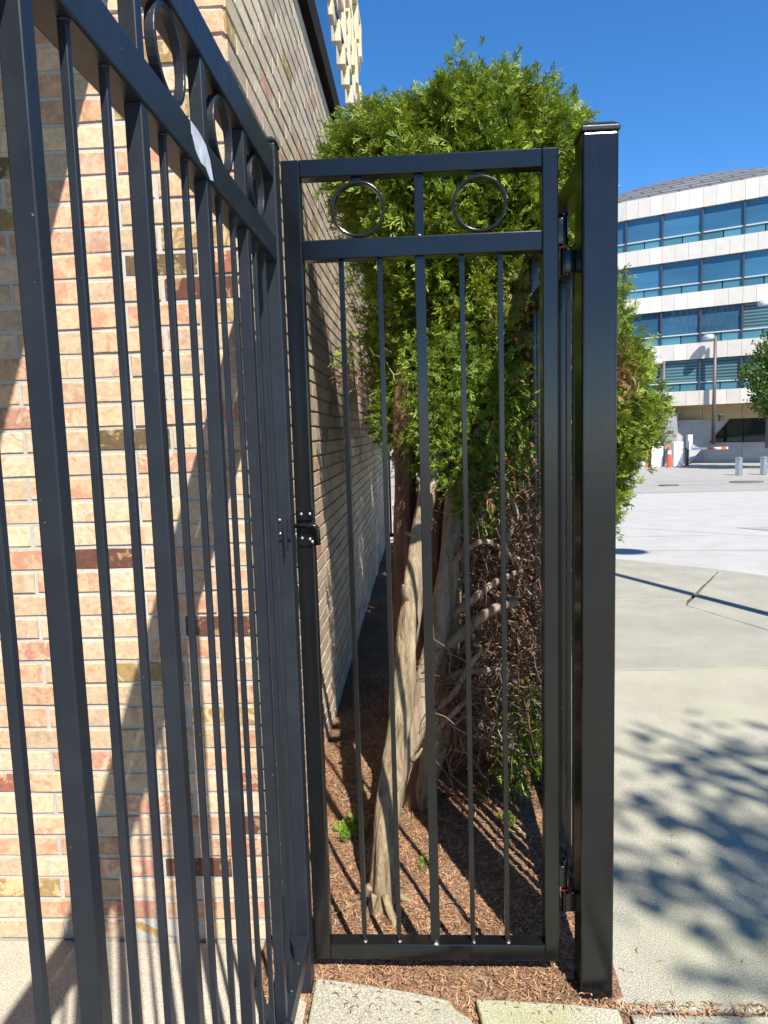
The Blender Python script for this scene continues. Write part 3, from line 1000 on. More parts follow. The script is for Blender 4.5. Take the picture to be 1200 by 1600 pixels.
def cedar_foliage(name, parent, n_cl, per, c, prof, seed, smin, smax, depth=(.55, 1.04), brown=None, keepf=None):
    P, Nn, q, r = crown_points(n_cl, c, prof, 1, seed, depth)
    if keepf is not None:
        k = keepf(P); P, Nn, q = P[k], Nn[k], q[k]
    n = len(P)
    # clump main direction: outward and up
    main = unit(Nn + np.array([0, 0, .35]) + r.normal(0, .35, (n, 3)))
    tone = r.uniform(0, 1, n)
    P2 = np.repeat(P, per, 0); m2 = np.repeat(main, per, 0); t2 = np.repeat(tone, per); q2 = np.repeat(q, per)
    k = len(P2)
    D = unit(m2 + r.normal(0, .55, (k, 3)))
    P2 = P2 + m2 * r.uniform(-.06, .05, (k, 1)) + r.normal(0, .024, (k, 3))
    N2 = unit(np.cross(D, r.normal(0, 1, (k, 3))) + .3 * m2)
    S = r.uniform(smin, smax, k)
    g1 = np.array([0.030, 0.072, 0.010]); g2 = np.array([0.115, 0.175, 0.015]); t1 = np.array([0.12, 0.21, 0.024]); tt = np.array([0.37, 0.43, 0.040])
    u = np.clip(.65 * t2 + .5 * r.random(k) - .1, 0, 1)[:, None]
    col = g1 * (1 - u) + g2 * u; tip = t1 * (1 - u) + tt * u
    inner = np.clip((.80 - q2) / .2, 0, 1)[:, None] * (r.random((k, 1)) < .5)
    bro = np.array([0.16, 0.085, 0.045])
    col = col * (1 - inner) + bro * inner * r.uniform(.5, 1.2, (k, 1)); tip = tip * (1 - inner) + bro * 1.25 * inner
    if brown is not None:
        w = brown(P2)[:, None] * (r.random((k, 1)) < .85)
        bro2 = np.array([0.30, 0.17, 0.09]) * r.uniform(.6, 1.3, (k, 1))
        col = col * (1 - w) + bro2 * w; tip = tip * (1 - w) + bro2 * 1.2 * w
    return sprigs(P2, D, N2, S, col, tip, name, M['leaf'], parent)


cd = thing('cedar_tree', 'tall trimmed green cedar with bare leaning trunks behind the gate', 'tree', (-0.10, 2.2, 0))
# profile (z, rx, ry, offset x, offset y) measured in metres
prof1 = [(1.26, .08, .10, .22, 0), (1.38, .17, .24, .20, 0), (1.55, .27, .36, .19, 0), (1.85, .32, .42, .19, .02), (2.10, .345, .46, .195, .04),
         (2.28, .39, .49, .19, .04), (2.43, .445, .50, .18, .02), (2.54, .465, .49, .175, 0), (2.63, .45, .46, .17, 0), (2.70, .38, .42, .18, 0), (2.765, .27, .30, .19, 0)]
keep_wall = lambda P: (P[:, 0] > -.43)
cedar_foliage('foliage', cd, 1900, 42, (0.02, 3.12), prof1, 21, .026, .070, (.62, 1.05),
              brown=lambda P: np.exp(-((P[:, 0] - .40) ** 2 + (P[:, 1] - 2.72) ** 2 * .8 + (P[:, 2] - 1.85) ** 2 * .5) / .02) * .9, keepf=keep_wall)
# small tufts: left twig by the wall and drooping ones under the crown
prof_t = [(-.10, .02, .02, 0, 0), (-.03, .07, .07, 0, 0), (.05, .09, .08, 0, 0), (.11, .03, .03, 0, 0)]
def tuft(parent, c, s, n, seed, brown=None, name='tuft'):
    pr = [(z * s + 0, a * s, b * s, 0, 0) for z, a, b, _, _ in prof_t]
    P, Nn, q, r = crown_points(n, (c[0], c[1]), pr, 1, seed, (.2, 1.0))
    P[:, 2] += c[2]
    D = unit(Nn + r.normal(0, .5, P.shape) + np.array([0, 0, .1])); N2 = unit(r.normal(0, 1, P.shape)); k = len(P)
    u = r.random((k, 1)); col = np.array([.05, .095, .014]) * (1 - u) + np.array([.15, .20, .02]) * u; tip = col * 1.9
    if brown:
        w = (P[:, 2:3] < c[2] + brown).astype(float); col = col * (1 - w) + np.array([.16, .09, .05]) * w; tip = tip * (1 - w) + np.array([.2, .12, .07]) * w
    return sprigs(P, D, N2, r.uniform(.03, .06, k), col, tip, name, M['leaf'], parent)
tuft(cd, (-.245, 3.05, 1.78), 1.15, 220, 5, -.01)
tuft(cd, (-.20, 3.0, 2.08), 1.2, 160, 6)
tuft(cd, (-.08, 2.85, 1.52), 1.3, 220, 7)
tuft(cd, (.02, 2.8, 1.42), 1.2, 200, 8)
tuft(cd, (.33, 2.75, 1.40), 1.5, 260, 9)
tuft(cd, (.26, 2.7, 1.62), 1.6, 260, 10)
for q_, (tx, ty, tz, ts) in enumerate(((.06, 2.56, 1.50, 1.2), (.13, 2.56, 1.40, 1.3), (.20, 2.56, 1.50, 1.5), (.26, 2.58, 1.33, 1.3), (.14, 2.58, 1.66, 1.6), (.24, 2.58, 1.76, 1.6), (.32, 2.62, 1.58, 1.4), (.05, 2.62, 1.70, 1.5), (.22, 2.56, 1.22, .9))):
    tuft(cd, (tx, ty, tz), ts, 240, 200 + q_)


def poly_path(pts, n):
    """smooth path through control points, n samples"""
    P = np.array(pts, float); t = np.linspace(0, len(P) - 1, n); out = []
    for s in t:
        i = min(int(s), len(P) - 2); f = s - i
        p0 = P[max(i - 1, 0)]; p1 = P[i]; p2 = P[i + 1]; p3 = P[min(i + 2, len(P) - 1)]
        out.append(.5 * ((2 * p1) + (-p0 + p2) * f + (2 * p0 - 5 * p1 + 4 * p2 - p3) * f ** 2 + (-p0 + 3 * p1 - 3 * p2 + p3) * f ** 3))
    return np.array(out)


def stem(name, ctrl, mat, parent, wob=.06, n=26, sides=16):
    """ctrl rows: x, y, z, r ; a fibrous, ridged, slightly knotted stem"""
    big = max(c[3] for c in ctrl) > .024
    if big: n, sides = 64, 26
    A = poly_path(ctrl, n)
    m = MB(); m.tube([tuple(p[:3]) for p in A], [max(p[3], .001) for p in A], sides, wob=wob)
    if big:
        rr = np.random.default_rng(int(abs(ctrl[0][0] * 9973 + ctrl[0][1] * 389)) + 5)
        V = np.array(m.v).reshape(n, sides, 3)
        c0 = A[:, None, :3]; d = V - c0
        th = np.arange(sides) / sides * 2 * np.pi; sN = np.linspace(0, 1, n)[:, None]
        g = np.zeros((n, sides))
        for q in range(9):
            f = rr.integers(3, 12); g += rr.uniform(.3, 1) * np.sin(f * th[None] + rr.uniform(0, 6) + rr.uniform(-5, 5) * sN + 1.2 * np.sin(sN * rr.uniform(6, 20))) / (2.2 + f * .25)
        g = .070 * g + rr.normal(0, .016, (n, sides))
        for q in range(4):                                   # knots
            ks, kt = rr.uniform(.1, .9), rr.uniform(0, 2 * np.pi)
            dth = (th[None] - kt + np.pi) % (2 * np.pi) - np.pi
            g += .22 * np.exp(-((sN - ks) / .02) ** 2 - (dth / .35) ** 2)
        V = c0 + d * (1 + g)[..., None]
        m.v = [tuple(p) for p in V.reshape(-1, 3)]
        # loose strips of bark
        for q in range(26):
            k = rr.integers(0, sides); i0 = rr.integers(1, n - 12); L = rr.integers(4, 11)
            off_ = 1 + rr.uniform(.01, .05)
            a_, b_ = [], []
            for w_ in range(L + 1):
                pk = c0[i0 + w_, 0] + (V[i0 + w_, k] - c0[i0 + w_, 0]) * (off_ + .10 * (w_ / L) ** 3 * rr.uniform(0, 1.5))
                pn = c0[i0 + w_, 0] + (V[i0 + w_, (k + 1) % sides] - c0[i0 + w_, 0]) * (off_ + .02)
                a_.append(pk); b_.append(pk + (pn - pk) * rr.uniform(.3, .8))
            m.add(a_ + b_, [(w_, w_ + 1, L + 1 + w_ + 1, L + 1 + w_) for w_ in range(L)])
    return m.build(name, mat, parent, smooth=True)


# main leaning trunk at the front: pale weathered wood
stem('trunk', [(-.155, 2.085, -.03, .050), (-.150, 2.095, .05, .040), (-.135, 2.14, .25, .038), (-.105, 2.22, .45, .034), (-.075, 2.27, .62, .037), (-.058, 2.31, .80, .033), (-.045, 2.34, .93, .026), (-.036, 2.38, 1.02, .022), (-.030, 2.42, 1.08, .012)], M['bark'], cd, .10)
stem('limb', [(-.075, 2.33, .60, .018), (-.040, 2.38, .85, .028), (-.012, 2.44, 1.1, .031), (.022, 2.54, 1.28, .031), (.05, 2.68, 1.45, .034), (.07, 3.0, 1.7, .02)], M['bark_grey'], cd, .08)
stem('trunk', [(-.165, 2.42, -.04, .040), (-.115, 2.44, .25, .042), (-.025, 2.48, .50, .039), (.055, 2.52, .80, .039), (.10, 2.56, 1.05, .035), (.125, 2.66, 1.22, .034), (.13, 2.82, 1.40, .036), (.15, 3.0, 1.8, .03)], M['bark_grey'], cd, .10)
stem('trunk', [(-.12, 2.75, -.04, .050), (-.095, 2.78, .5, .044), (-.070, 2.8, 1.0, .042), (-.060, 2.85, 1.5, .040), (-.04, 2.95, 2.0, .03)], M['bark_red'], cd, .12)
stem('trunk', [(-.05, 2.70, -.04, .055), (-.02, 2.72, .5, .050), (.02, 2.72, 1.0, .046), (.05, 2.76, 1.5, .042), (.08, 2.85, 2.0, .03)], M['bark_red'], cd, .12)
stem('trunk', [(-.06, 2.70, -.04, .05), (.03, 2.66, .3, .05), (.08, 2.64, .7, .05), (.12, 2.68, 1.0, .04), (.15, 2.9, 1.4, .035)], M['bark'], cd, .12)
stem('trunk', [(.0, 3.0, .0, .07), (.02, 3.0, .7, .06), (.08, 3.05, 1.4, .055), (.12, 3.1, 2.2, .035)], M['bark_red'], cd, .10)
stem('trunk', [(.22, 3.1, .0, .06), (.20, 3.1, .7, .05), (.19, 3.1, 1.4, .045), (.18, 3.1, 2.2, .03)], M['bark_red'], cd, .10)
for a_, L_ in ((.3, .09), (1.6, .07), (2.8, .10), (4.1, .08), (5.2, .09)):
    rx_, ry_ = -.155 + .035 * math.cos(a_), 2.085 + .035 * math.sin(a_)
    stem('root', [(rx_, ry_, .075, .013), (rx_ + .3 * L_ * math.cos(a_), ry_ + .3 * L_ * math.sin(a_), .035, .012), (rx_ + L_ * math.cos(a_), ry_ + L_ * math.sin(a_), -.005, .006)], M['bark'], cd, .12, 8, 8)
# side branches
for b_ in ([(.10, 2.54, .83, .016), (.18, 2.5, .90, .015), (.26, 2.5, .96, .013), (.36, 2.55, .99, .009)],
           [(.08, 2.52, .72, .022), (.16, 2.48, .80, .020), (.24, 2.45, .87, .018), (.33, 2.45, .90, .015)],
           [(.09, 2.55, 1.0, .012), (.16, 2.5, 1.08, .011), (.23, 2.48, 1.11, .010), (.30, 2.5, 1.06, .008), (.37, 2.52, 1.03, .005)],
           [(.07, 2.5, .60, .012), (.13, 2.46, .645, .012), (.20, 2.44, .655, .011), (.30, 2.45, .66, .008)],
           [(.04, 2.48, .50, .010), (.10, 2.42, .58, .010), (.15, 2.4, .68, .009), (.2, 2.42, .74, .006)],
           [(.03, 2.46, .42, .009), (.08, 2.40, .50, .009), (.14, 2.38, .57, .008)],
           [(.30, 2.52, 1.28, .010), (.335, 2.5, 1.20, .009), (.30, 2.48, 1.12, .009), (.27, 2.48, 1.05, .008)],
           [(-.045, 2.34, .92, .014), (-.06, 2.31, .97, .012), (-.065, 2.29, 1.0, .004)]):
    stem('branch', b_, M['bark_grey'], cd, .08, 12, 8)
for (x, y, z, dx, dz) in ((.02, 2.5, 1.30, -.03, .04), (.03, 2.52, 1.42, -.04, .035), (-.02, 2.42, 1.14, -.035, .02), (-.12, 2.16, .33, .03, .06), (-.05, 2.24, .42, .035, .05)):
    stem('snag', [(x, y, z, .010), (x + dx * .6, y - .01, z + dz * .5, .007), (x + dx, y - .015, z + dz, .003)], M['bark'], cd, .1, 6, 6)


# tangle of dead twigs on the fence side
def twig_mass(name, parent, n, box, seed, cols, r0=(.0012, .0035), L=(.08, .28), bias=(0.4, 0, -.1)):
    r = np.random.default_rng(seed); seg = 6
    p = r.uniform(box[0], box[1], (n, 3)); d = unit(r.normal(0, 1, (n, 3)) + np.array(bias)); Ls = r.uniform(*L, n) / seg
    rad = r.uniform(*r0, n)
    pts = [p]
    for s in range(seg):
        d = unit(d + r.normal(0, .33, (n, 3))); p = p + d * Ls[:, None]; pts.append(p)
    pts = np.stack(pts, 1)                                   # n, seg+1, 3
    a = unit(np.cross(pts[:, -1] - pts[:, 0], r.normal(0, 1, (n, 3))))
    b = unit(np.cross(pts[:, -1] - pts[:, 0], a))
    V = []
    for k in range(3):
        th = 2 * math.pi * k / 3
        taper = np.linspace(1, .35, seg + 1)[None, :, None]
        V.append(pts + (a * math.cos(th) + b * math.sin(th))[:, None, :] * rad[:, None, None] * taper)
    V = np.stack(V, 2).reshape(-1, 3)
    base = np.arange(n)[:, None, None, None] * (seg + 1) * 3 + np.arange(seg)[None, :, None, None] * 3
    kk = np.arange(3)[None, None, :, None]
    F = np.concatenate([base + kk, base + (kk + 1) % 3, base + 3 + (kk + 1) % 3, base + 3 + kk], -1).reshape(-1, 4)
    pal = np.array(cols)[r.integers(0, len(cols), n)] * r.uniform(.6, 1.25, (n, 1))
    o = np_mesh(name, V, F, M['dead'], np.repeat(pal, (seg + 1) * 3, 0), parent)
    o['kind'] = 'stuff'
    return o


TC = [(.20, .12, .075), (.30, .21, .15), (.13, .075, .05), (.34, .26, .19), (.25, .13, .07)]
twig_mass('dead_twigs', cd, 900, ((.14, 2.42, .45), (.42, 3.0, 1.35)), 31, TC)
twig_mass('dead_twigs', cd, 260, ((.05, 2.40, .35), (.30, 2.6, .75)), 32, TC, (.0015, .004), (.1, .32))
twig_mass('dead_twigs', cd, 1500, ((-.1, 2.75, 1.2), (.4, 3.5, 2.6)), 33, TC, (.001, .003), (.06, .2))
# dead brown sprays hanging in the tangle
r_ = np.random.default_rng(77); k = 2600
P = r_.uniform((.13, 2.48, .35), (.43, 3.15, 1.55), (k, 3))
P[:, 1] += (P[:, 0] < .2) * .1
D = unit(r_.normal(0, 1, (k, 3)) + np.array([.2, -.2, -.4])); N2 = unit(r_.normal(0, 1, (k, 3)))
cl = np.array([(.22, .115, .06), (.30, .17, .09), (.14, .075, .045)])[r_.integers(0, 3, k)] * r_.uniform(.6, 1.3, (k, 1))
sprigs(P, D, N2, r_.uniform(.02, .055, k), cl, cl * 1.2, 'dead_foliage', M['dead'], cd)['kind'] = 'stuff'
k = 900
P = r_.uniform((.02, 2.6, .05), (.43, 3.4, .6), (k, 3)); D = unit(r_.normal(0, 1, (k, 3))); N2 = unit(r_.normal(0, 1, (k, 3)))
cl = np.array([.10, .055, .035]) * r_.uniform(.5, 1.3, (k, 1))
sprigs(P, D, N2, r_.uniform(.03, .07, k), cl, cl * 1.2, 'dead_foliage', M['dead'], cd)['kind'] = 'stuff'

# more of the hedge row further back between wall and fence
def row_cedar(label, x, y, ztop, seed):
    t = thing('cedar_tree', label, 'tree', (x, y, 0), 'cedars in the row behind the gate')
    h = ztop
    pr = [(1.30, .10, .15, 0, 0), (1.5, .28, .50, .02, 0), (1.9, .36, .66, .05, 0), (2.4, .40, .72, .05, 0), (h - .35, .37, .66, .05, 0), (h - .12, .24, .45, 0, 0), (h, .08, .15, 0, 0)]
    cedar_foliage('foliage', t, 420, 24, (x + .03, y), pr, seed, .06, .125, (.5, 1.04), keepf=keep_wall)
    stem('trunk', [(x, y, -.03, .06), (x + .01, y, .7, .05), (x + .03, y, 1.6, .04), (x + .03, y, 2.2, .02)], M['bark_red'], t, .1, 14, 10)
    stem('trunk', [(x + .10, y + .2, -.03, .05), (x + .12, y + .18, .8, .04), (x + .08, y + .1, 1.9, .02)], M['bark_red'], t, .1, 14, 10)
row_cedar('shaded cedar in the row right behind the leaning front trunks', .08, 4.35, 3.0, 101)
row_cedar('farther cedar deep in the alley behind the shaded trunks', .12, 5.75, 3.1, 102)
row_cedar('last cedar of the row before the far picket fence', .14, 7.2, 3.1, 103)

# second cedar: spills over the fence to the right of the post
c2 = thing('cedar_hedge', 'green cedar bush bulging over the pavement right of the gate post', 'hedge', (0.55, 3.5, 0))
prof2 = [(.50, .03, .1, -.02, 0), (.78, .07, .22, -.01, 0), (.98, .10, .32, .0, .0), (1.18, .17, .36, .02, 0), (1.38, .25, .38, .06, 0), (1.58, .28, .40, .08, 0), (1.76, .24, .40, .06, 0), (1.95, .18, .38, .03, 0), (2.15, .14, .32, .0, 0), (2.28, .06, .14, -.02, 0)]
cedar_foliage('foliage', c2, 850, 32, (0.62, 3.20), prof2, 41, .026, .064, (.6, 1.05),
              brown=lambda P: np.clip(1.3 * np.exp(-((P[:, 0] - .76) ** 2 * 2.0 + (P[:, 1] - 2.85) ** 2 * .4 + (P[:, 2] - 1.68) ** 2 * .8) / .008), 0, 1))
stem('trunk', [(.55, 3.5, -.02, .05), (.57, 3.5, .6, .045), (.62, 3.45, 1.3, .035), (.66, 3.4, 2.0, .02)], M['bark_red'], c2, .1)
tuft(c2, (.62, 2.95, .80), .8, 90, 51); tuft(c2, (.66, 2.95, 1.05), 1.1, 150, 52); tuft(c2, (.62, 2.85, 1.22), 1.1, 150, 53)
tuft(c2, (.60, 2.9, .62), .6, 40, 54)

# low bush and weeds in the bed
bu = thing('low_bush', 'small green cedar sprout low behind the right gate bars', 'bush', (.36, 2.72, 0))
tuft(bu, (.350, 2.66, .37), 1.35, 420, 61, name='foliage'); tuft(bu, (.365, 2.64, .24), 1.25, 360, 62, name='foliage'); tuft(bu, (.315, 2.68, .43), 1.0, 160, 63, name='foliage')
stem('stem', [(.37, 2.75, -.02, .006), (.37, 2.74, .2, .005), (.36, 2.72, .4, .003)], M['bark'], bu, .05, 6, 6)


def weed(label, c, s, n, seed):
    r = np.random.default_rng(seed)
    P = np.stack([r.normal(c[0], .022 * s, n), r.normal(c[1], .04 * s, n), np.full(n, c[2])], 1)
    D = unit(r.normal(0, .6, (n, 3)) + np.array([0, 0, .9])); N2 = unit(r.normal(0, 1, (n, 3)))
    u = r.random((n, 1)); col = np.array([.09, .17, .02]) * (1 - u) + np.array([.16, .26, .03]) * u
    o = sprigs(P, D, N2, r.uniform(.02, .05, n) * s, col, col * 1.4, 'weed', M['leaf'], None)
    return tag(o, label, 'weed', 'weeds in the mulch bed')
weed('bright green weed tuft on the mulch left of the front trunk', (-.285, 2.50, .03), 1.1, 90, 71)
weed('tiny green weed on the mulch right of the front trunk', (-.02, 2.30, .02), .55, 40, 72)
weed('green sprout in the mulch between trunk and low bush', (.21, 2.72, .03), .6, 40, 73)
weed('green sprout on the mulch in front of the low bush', (.30, 2.55, .03), .7, 40, 74)
weed('small weed at the foot of the gate post', (.37, 2.05, .02), .5, 26, 75)

# ------------------------------------------------------------------ far office building with curved front
ob = thing('office_building', 'curved white office building with blue ribbon windows across the street', 'building', (17, 46, -1.1))
FX = {800: 53.0, 880: 50.8, 925: 49.7, 975: 48.45, 1029: 47.4, 1089: 46.3, 1152: 45.2, 1215: 44.15, 1285: 43.1, 1360: 42.2, 1440: 41.5, 1530: 41.2}
def at(px, Y):                                               # x where the facade seam stands at distance Y
    return (Y / 0.9924 * ((px - 600) / 1110 * 0.99836 - 0.0522)) / (1 + 0.0495 * (px - 600) / 1110)
seams = [(at(px, Y), Y) for px, Y in FX.items()]
seamv = [Vector((x, y)) for x, y in seams]
def off(a, b, d):                                            # shift a facade segment inwards by d
    t = (b - a).normalized(); n = Vector((-t.y, t.x))
    if n.y < 0: n = -n
    return a + n * d, b + n * d
def wallseg(a, b, d0, d1, z0, z1, gap=0.0, mi=0):
    t = (b - a).normalized()
    a2, b2 = a + t * gap, b - t * gap
    p0, p1 = off(a2, b2, d0); q0, q1 = off(a2, b2, d1)
    m = MB(); m.prism([(p0.x, p0.y), (p1.x, p1.y), (q1.x, q1.y), (q0.x, q0.y)], z0, z1)
    return m
bands = [(14.65, 15.80), (11.64, 12.65), (8.64, 9.62), (5.51, 6.50), (2.64, 3.54)]
wins = [(12.65, 14.65), (9.62, 11.64), (6.50, 8.64), (3.54, 5.51)]
for s in range(len(seamv) - 1):
    a, b = seamv[s], seamv[s + 1]
    wallseg(a, b, .35, 1.2, 2.66, 15.7).build('core_wall', M['mullion'], ob)
    for z0, z1 in bands:
        npn = 3 if s > 0 else 5
        for q in range(npn):
            pa, pb = a.lerp(b, q / npn), a.lerp(b, (q + 1) / npn)
            wallseg(pa, pb, -.05 + random.uniform(0, .012), .33, z0, z1, .007).build('stone_panel', random.choice([M['stone'], M['stone'], M['stone_b']]), ob)
    for r, (z0, z1) in enumerate(wins):
        zt = z0 + .27 * (z1 - z0)
        blind = (r == 3) or (r == 2 and s >= 6)
        wallseg(a, b, .16, .22, zt + .03, z1 - .02, .05).build('window_pane', M['pane_blind'] if blind else M['pane'], ob)
        mid = a.lerp(b, .5)
        for u_, v_ in ((a, mid), (mid, b)):
            wallseg(u_, v_, .16, .22, z0 + .02, zt - .03, .035).build('spandrel_pane', M['pane_low'], ob)
        wallseg(a, b, .10, .24, zt - .035, zt + .035, .045).build('transom', M['lamphead'], ob)
        t = (b - a).normalized() * .045
        wallseg(a - t, a + t, .02, .3, z0, z1).build('mullion', M['mullion'], ob)
    # recessed ground floor
    wallseg(a, b, .5, 3.2, 2.55, 2.66).build('soffit', M['soffit'], ob)
    wallseg(a, b, 1.6, 1.9, 1.72, 2.56, .008).build('beam_panel', M['soffit'], ob)
    wallseg(a, b, 3.0, 3.1, .0, 2.56, .04).build('window_pane', M['pane_dark'], ob)
    wallseg(a, b, 3.1, 3.4, -1.2, 2.56).build('core_wall', M['black'], ob)
    if s >= 4: wallseg(a, b, 2.2, 2.6, -1.2, .16 + .03, .006).build('low_wall', M['greywall'], ob)
# big splayed pier of the ground floor
pa, pb = seamv[4].lerp(seamv[5], .55), seamv[4].lerp(seamv[5], .75)
q0, q1 = off(pa, pb, 1.0); q2, q3 = off(pa, pb, 2.2)
MB().hull([(q0.x - .5, q0.y, -1.2), (q1.x - .2, q1.y, -1.2), (q3.x - .2, q3.y, -1.2), (q2.x - .5, q2.y, -1.2)],
          [(q0.x - .5, q0.y, 1.72), (q1.x + 2.4, q1.y, 1.72), (q3.x + 2.4, q3.y, 1.72), (q2.x - .5, q2.y, 1.72)]).build('pier', M['greywall'], ob)
pa, pb = seamv[3].lerp(seamv[4], .3), seamv[4].lerp(seamv[5], .42)
wallseg(pa, pb, .3, 1.1, -1.2, 2.2).build('pier', M['greywall'], ob)
# domed metal roof
RP = {800: (17.2, 53.0), 880: (19.2, 50.8), 925: (20.1, 49.7), 975: (20.75, 48.45), 1029: (21.05, 47.4), 1089: (21.0, 46.3), 1152: (20.65, 45.2), 1215: (20.1, 44.15), 1285: (19.2, 43.1), 1360: (18.0, 42.2), 1440: (16.8, 41.5), 1530: (15.9, 41.2)}
NR = 8; V = []
for px, (zr, Y) in RP.items():
    x = at(px, Y)
    for k in range(NR + 1):
        u = k / NR
        V.append((x + .4 * 8.2 * u, Y + .25 + 8.2 * u, 15.72 + (zr - 15.72) * .60 * math.sin(u * math.pi / 2)))
nn = NR + 1
F = np.array([(i * nn + k, (i + 1) * nn + k, (i + 1) * nn + k + 1, i * nn + k + 1) for i in range(len(RP) - 1) for k in range(NR)])
np_mesh('roof', np.array(V), F, M['rooftile'], None, ob, True)

# ------------------------------------------------------------------ street furniture across the road
def bollard(label, x, y):
    t = thing('bollard', label, 'bollard', (x, y, gz(y)), 'steel bollards beside the street')
    z = gz(y)
    MB().lathe([(.165, 0), (.165, .76)], (x, y, z), 20).build('shaft', M['steel'], t, smooth=False)
    MB().lathe([(.150, .76), (.150, .775)], (x, y, z), 20).build('groove', M['black'], t)
    MB().lathe([(.165, .775), (.165, .85), (.13, .875), (.02, .885)], (x, y, z), 20).build('cap', M['steel'], t)
bollard('brushed steel bollard nearer to the orange striped barrier arm', 15.75, 36)
bollard('brushed steel bollard nearer to the right edge and tree', 16.95, 36)


def lamp(label, x, y, z0, z1, side=-1):
    t = thing('street_lamp', label, 'street lamp', (x, y, z0), 'street lamps before the office building')
    MB().tube([(x, y, z0), (x, y, z1)], [.13, .085], 10).build('pole', M['pole'], t, smooth=True)
    MB().tube([(x, y, z1 - .1), (x + side * .35, y, z1 - .05)], .04, 8).build('arm', M['pole'], t)
    MB().lathe([(.05, .16), (.30, .13), (.33, .0), (.30, -.12), (.05, -.13)][::-1], (x + side * .42, y, z1 - .02), 14).build('lamp_head', M['lamphead'], t)
    return t
lamp('slim street lamp standing at the middle of the low grey wall', at(1112, 45.5), 45.5, .15, 6.75)
lamp('street lamp on the right in front of the leafy tree', at(1196, 41), 41, .0, 7.95)
lamp('short street lamp mostly hidden behind the cedar bush', at(1034, 45.4), 45.4, -1.1, 5.35)


def simple(name, label, cat, mb, mat, bev=.01, group=None):
    o = mb.build(name, mat, None, bev); return tag(o, label, cat, group)
def cab(px0, px1, Y, z1, d=.6):
    return MB().box(at(px0, Y), at(px1, Y), Y, Y + d, -1.12, z1)
tb = thing('ticket_machine', 'white ticket machine box between orange delineator and barrier', 'machine', (at(1058, 44.5), 44.5, -1.1))
cab(1051.5, 1066, 44.5, .38).build('cabinet', M['white'], tb, .02)
MB().box(at(1053.5, 44.5), at(1064, 44.5), 44.485, 44.505, -.2, .15).build('panel', M['lamphead'], tb)
tb = thing('white_cabinet', 'wide white cabinet left of the orange delineator partly behind bush', 'cabinet', (at(1026, 44.5), 44.5, -1.1))
cab(1017, 1035, 44.5, .15).build('cabinet', M['white'], tb, .02)
cab(1013.6, 1016.5, 44.5, .0, .3).build('edge_post', M['black'], tb)
bx = thing('barricade', 'red and white barricade at the left edge beside the bush', 'barricade', (at(1006, 44), 44, -1.1))
cab(1001, 1008, 44, -.35, .3).build('board', M['white'], bx, .02)
MB().box(at(1008.3, 44), at(1011, 44), 43.95, 44.2, -1.1, .0).build('marker', M['orange'], bx)
dl = thing('delineator', 'tall orange delineator post with white reflective band', 'delineator', (at(1044.5, 44), 44, -1.1))
c_ = (at(1044.5, 44), 44, -1.1)
MB().lathe([(.17, 0), (.14, .5), (.11, .78)], c_, 14).build('body', M['orange'], dl)
MB().lathe([(.112, .78), (.10, 1.0)], c_, 14).build('reflective_band', M['white'], dl)
MB().lathe([(.10, 1.0), (.06, 1.25), (.03, 1.3)], c_, 14).build('tip', M['orange'], dl)
ba = thing('barrier_gate', 'parking barrier with white and orange striped arm', 'barrier', (at(1077, 45), 45, -1.1))
cab(1071.5, 1075, 45, .0, .3).build('post', M['black'], ba, .01)
MB().box(at(1073, 44.9), at(1080.5, 44.9), 44.9, 45.2, -.1, .8).build('housing', M['lamphead'], ba, .02)
MB().box(at(1075.2, 44.8), at(1079.5, 44.8), 44.8, 44.895, -.1, .45).build('sign_plate', M['white'], ba)
segs = [(1080.5, 1103, 'white'), (1103, 1113, 'orange'), (1113, 1124, 'white'), (1124, 1132, 'orange'), (1132, 1135, 'white')]
for p0, p1, mm in segs:
    MB().box(at(p0, 44.85), at(p1, 44.85) - .002, 44.82, 44.9, -.14, .0).build('arm_segment', M[mm], ba)
cm = thing('security_camera', 'small dark camera under the tan beam right of the lamp pole', 'camera', (at(1122, 45.4), 45.4, 1.75))
MB().box(at(1119.5, 45.4), at(1127, 45.4), 45.3, 45.5, 1.80, 1.98).build('body', M['black'], cm, .02)
MB().tube([(at(1122, 45.4), 45.45, 1.82), (at(1121, 45.4), 45.5, 1.6)], .05, 6).build('bracket', M['black'], cm)


def manhole(label, x, y, r):
    mb = MB(); n = 28
    ring = [(x + r * math.cos(2 * math.pi * q / n), y + r * math.sin(2 * math.pi * q / n)) for q in range(n)]
    mb.v = [(p[0], p[1], gz(p[1]) + .006) for p in ring] + [(p[0], p[1], gz(p[1]) - .02) for p in ring]
    mb.f = [tuple(range(n))] + [(n + q, n + (q + 1) % n, (q + 1) % n, q) for q in range(n)]; mb.m = [0] * len(mb.f)
    tag(mb.build('manhole_cover', M['iron']), label, 'manhole cover', 'manhole covers in the street')
manhole('oval looking iron manhole cover near the cedar bush', at(1044, 27.5), 27.5, .36)
manhole('wide rusty manhole cover in front of the bollards', at(1165, 28.8), 28.8, .62)


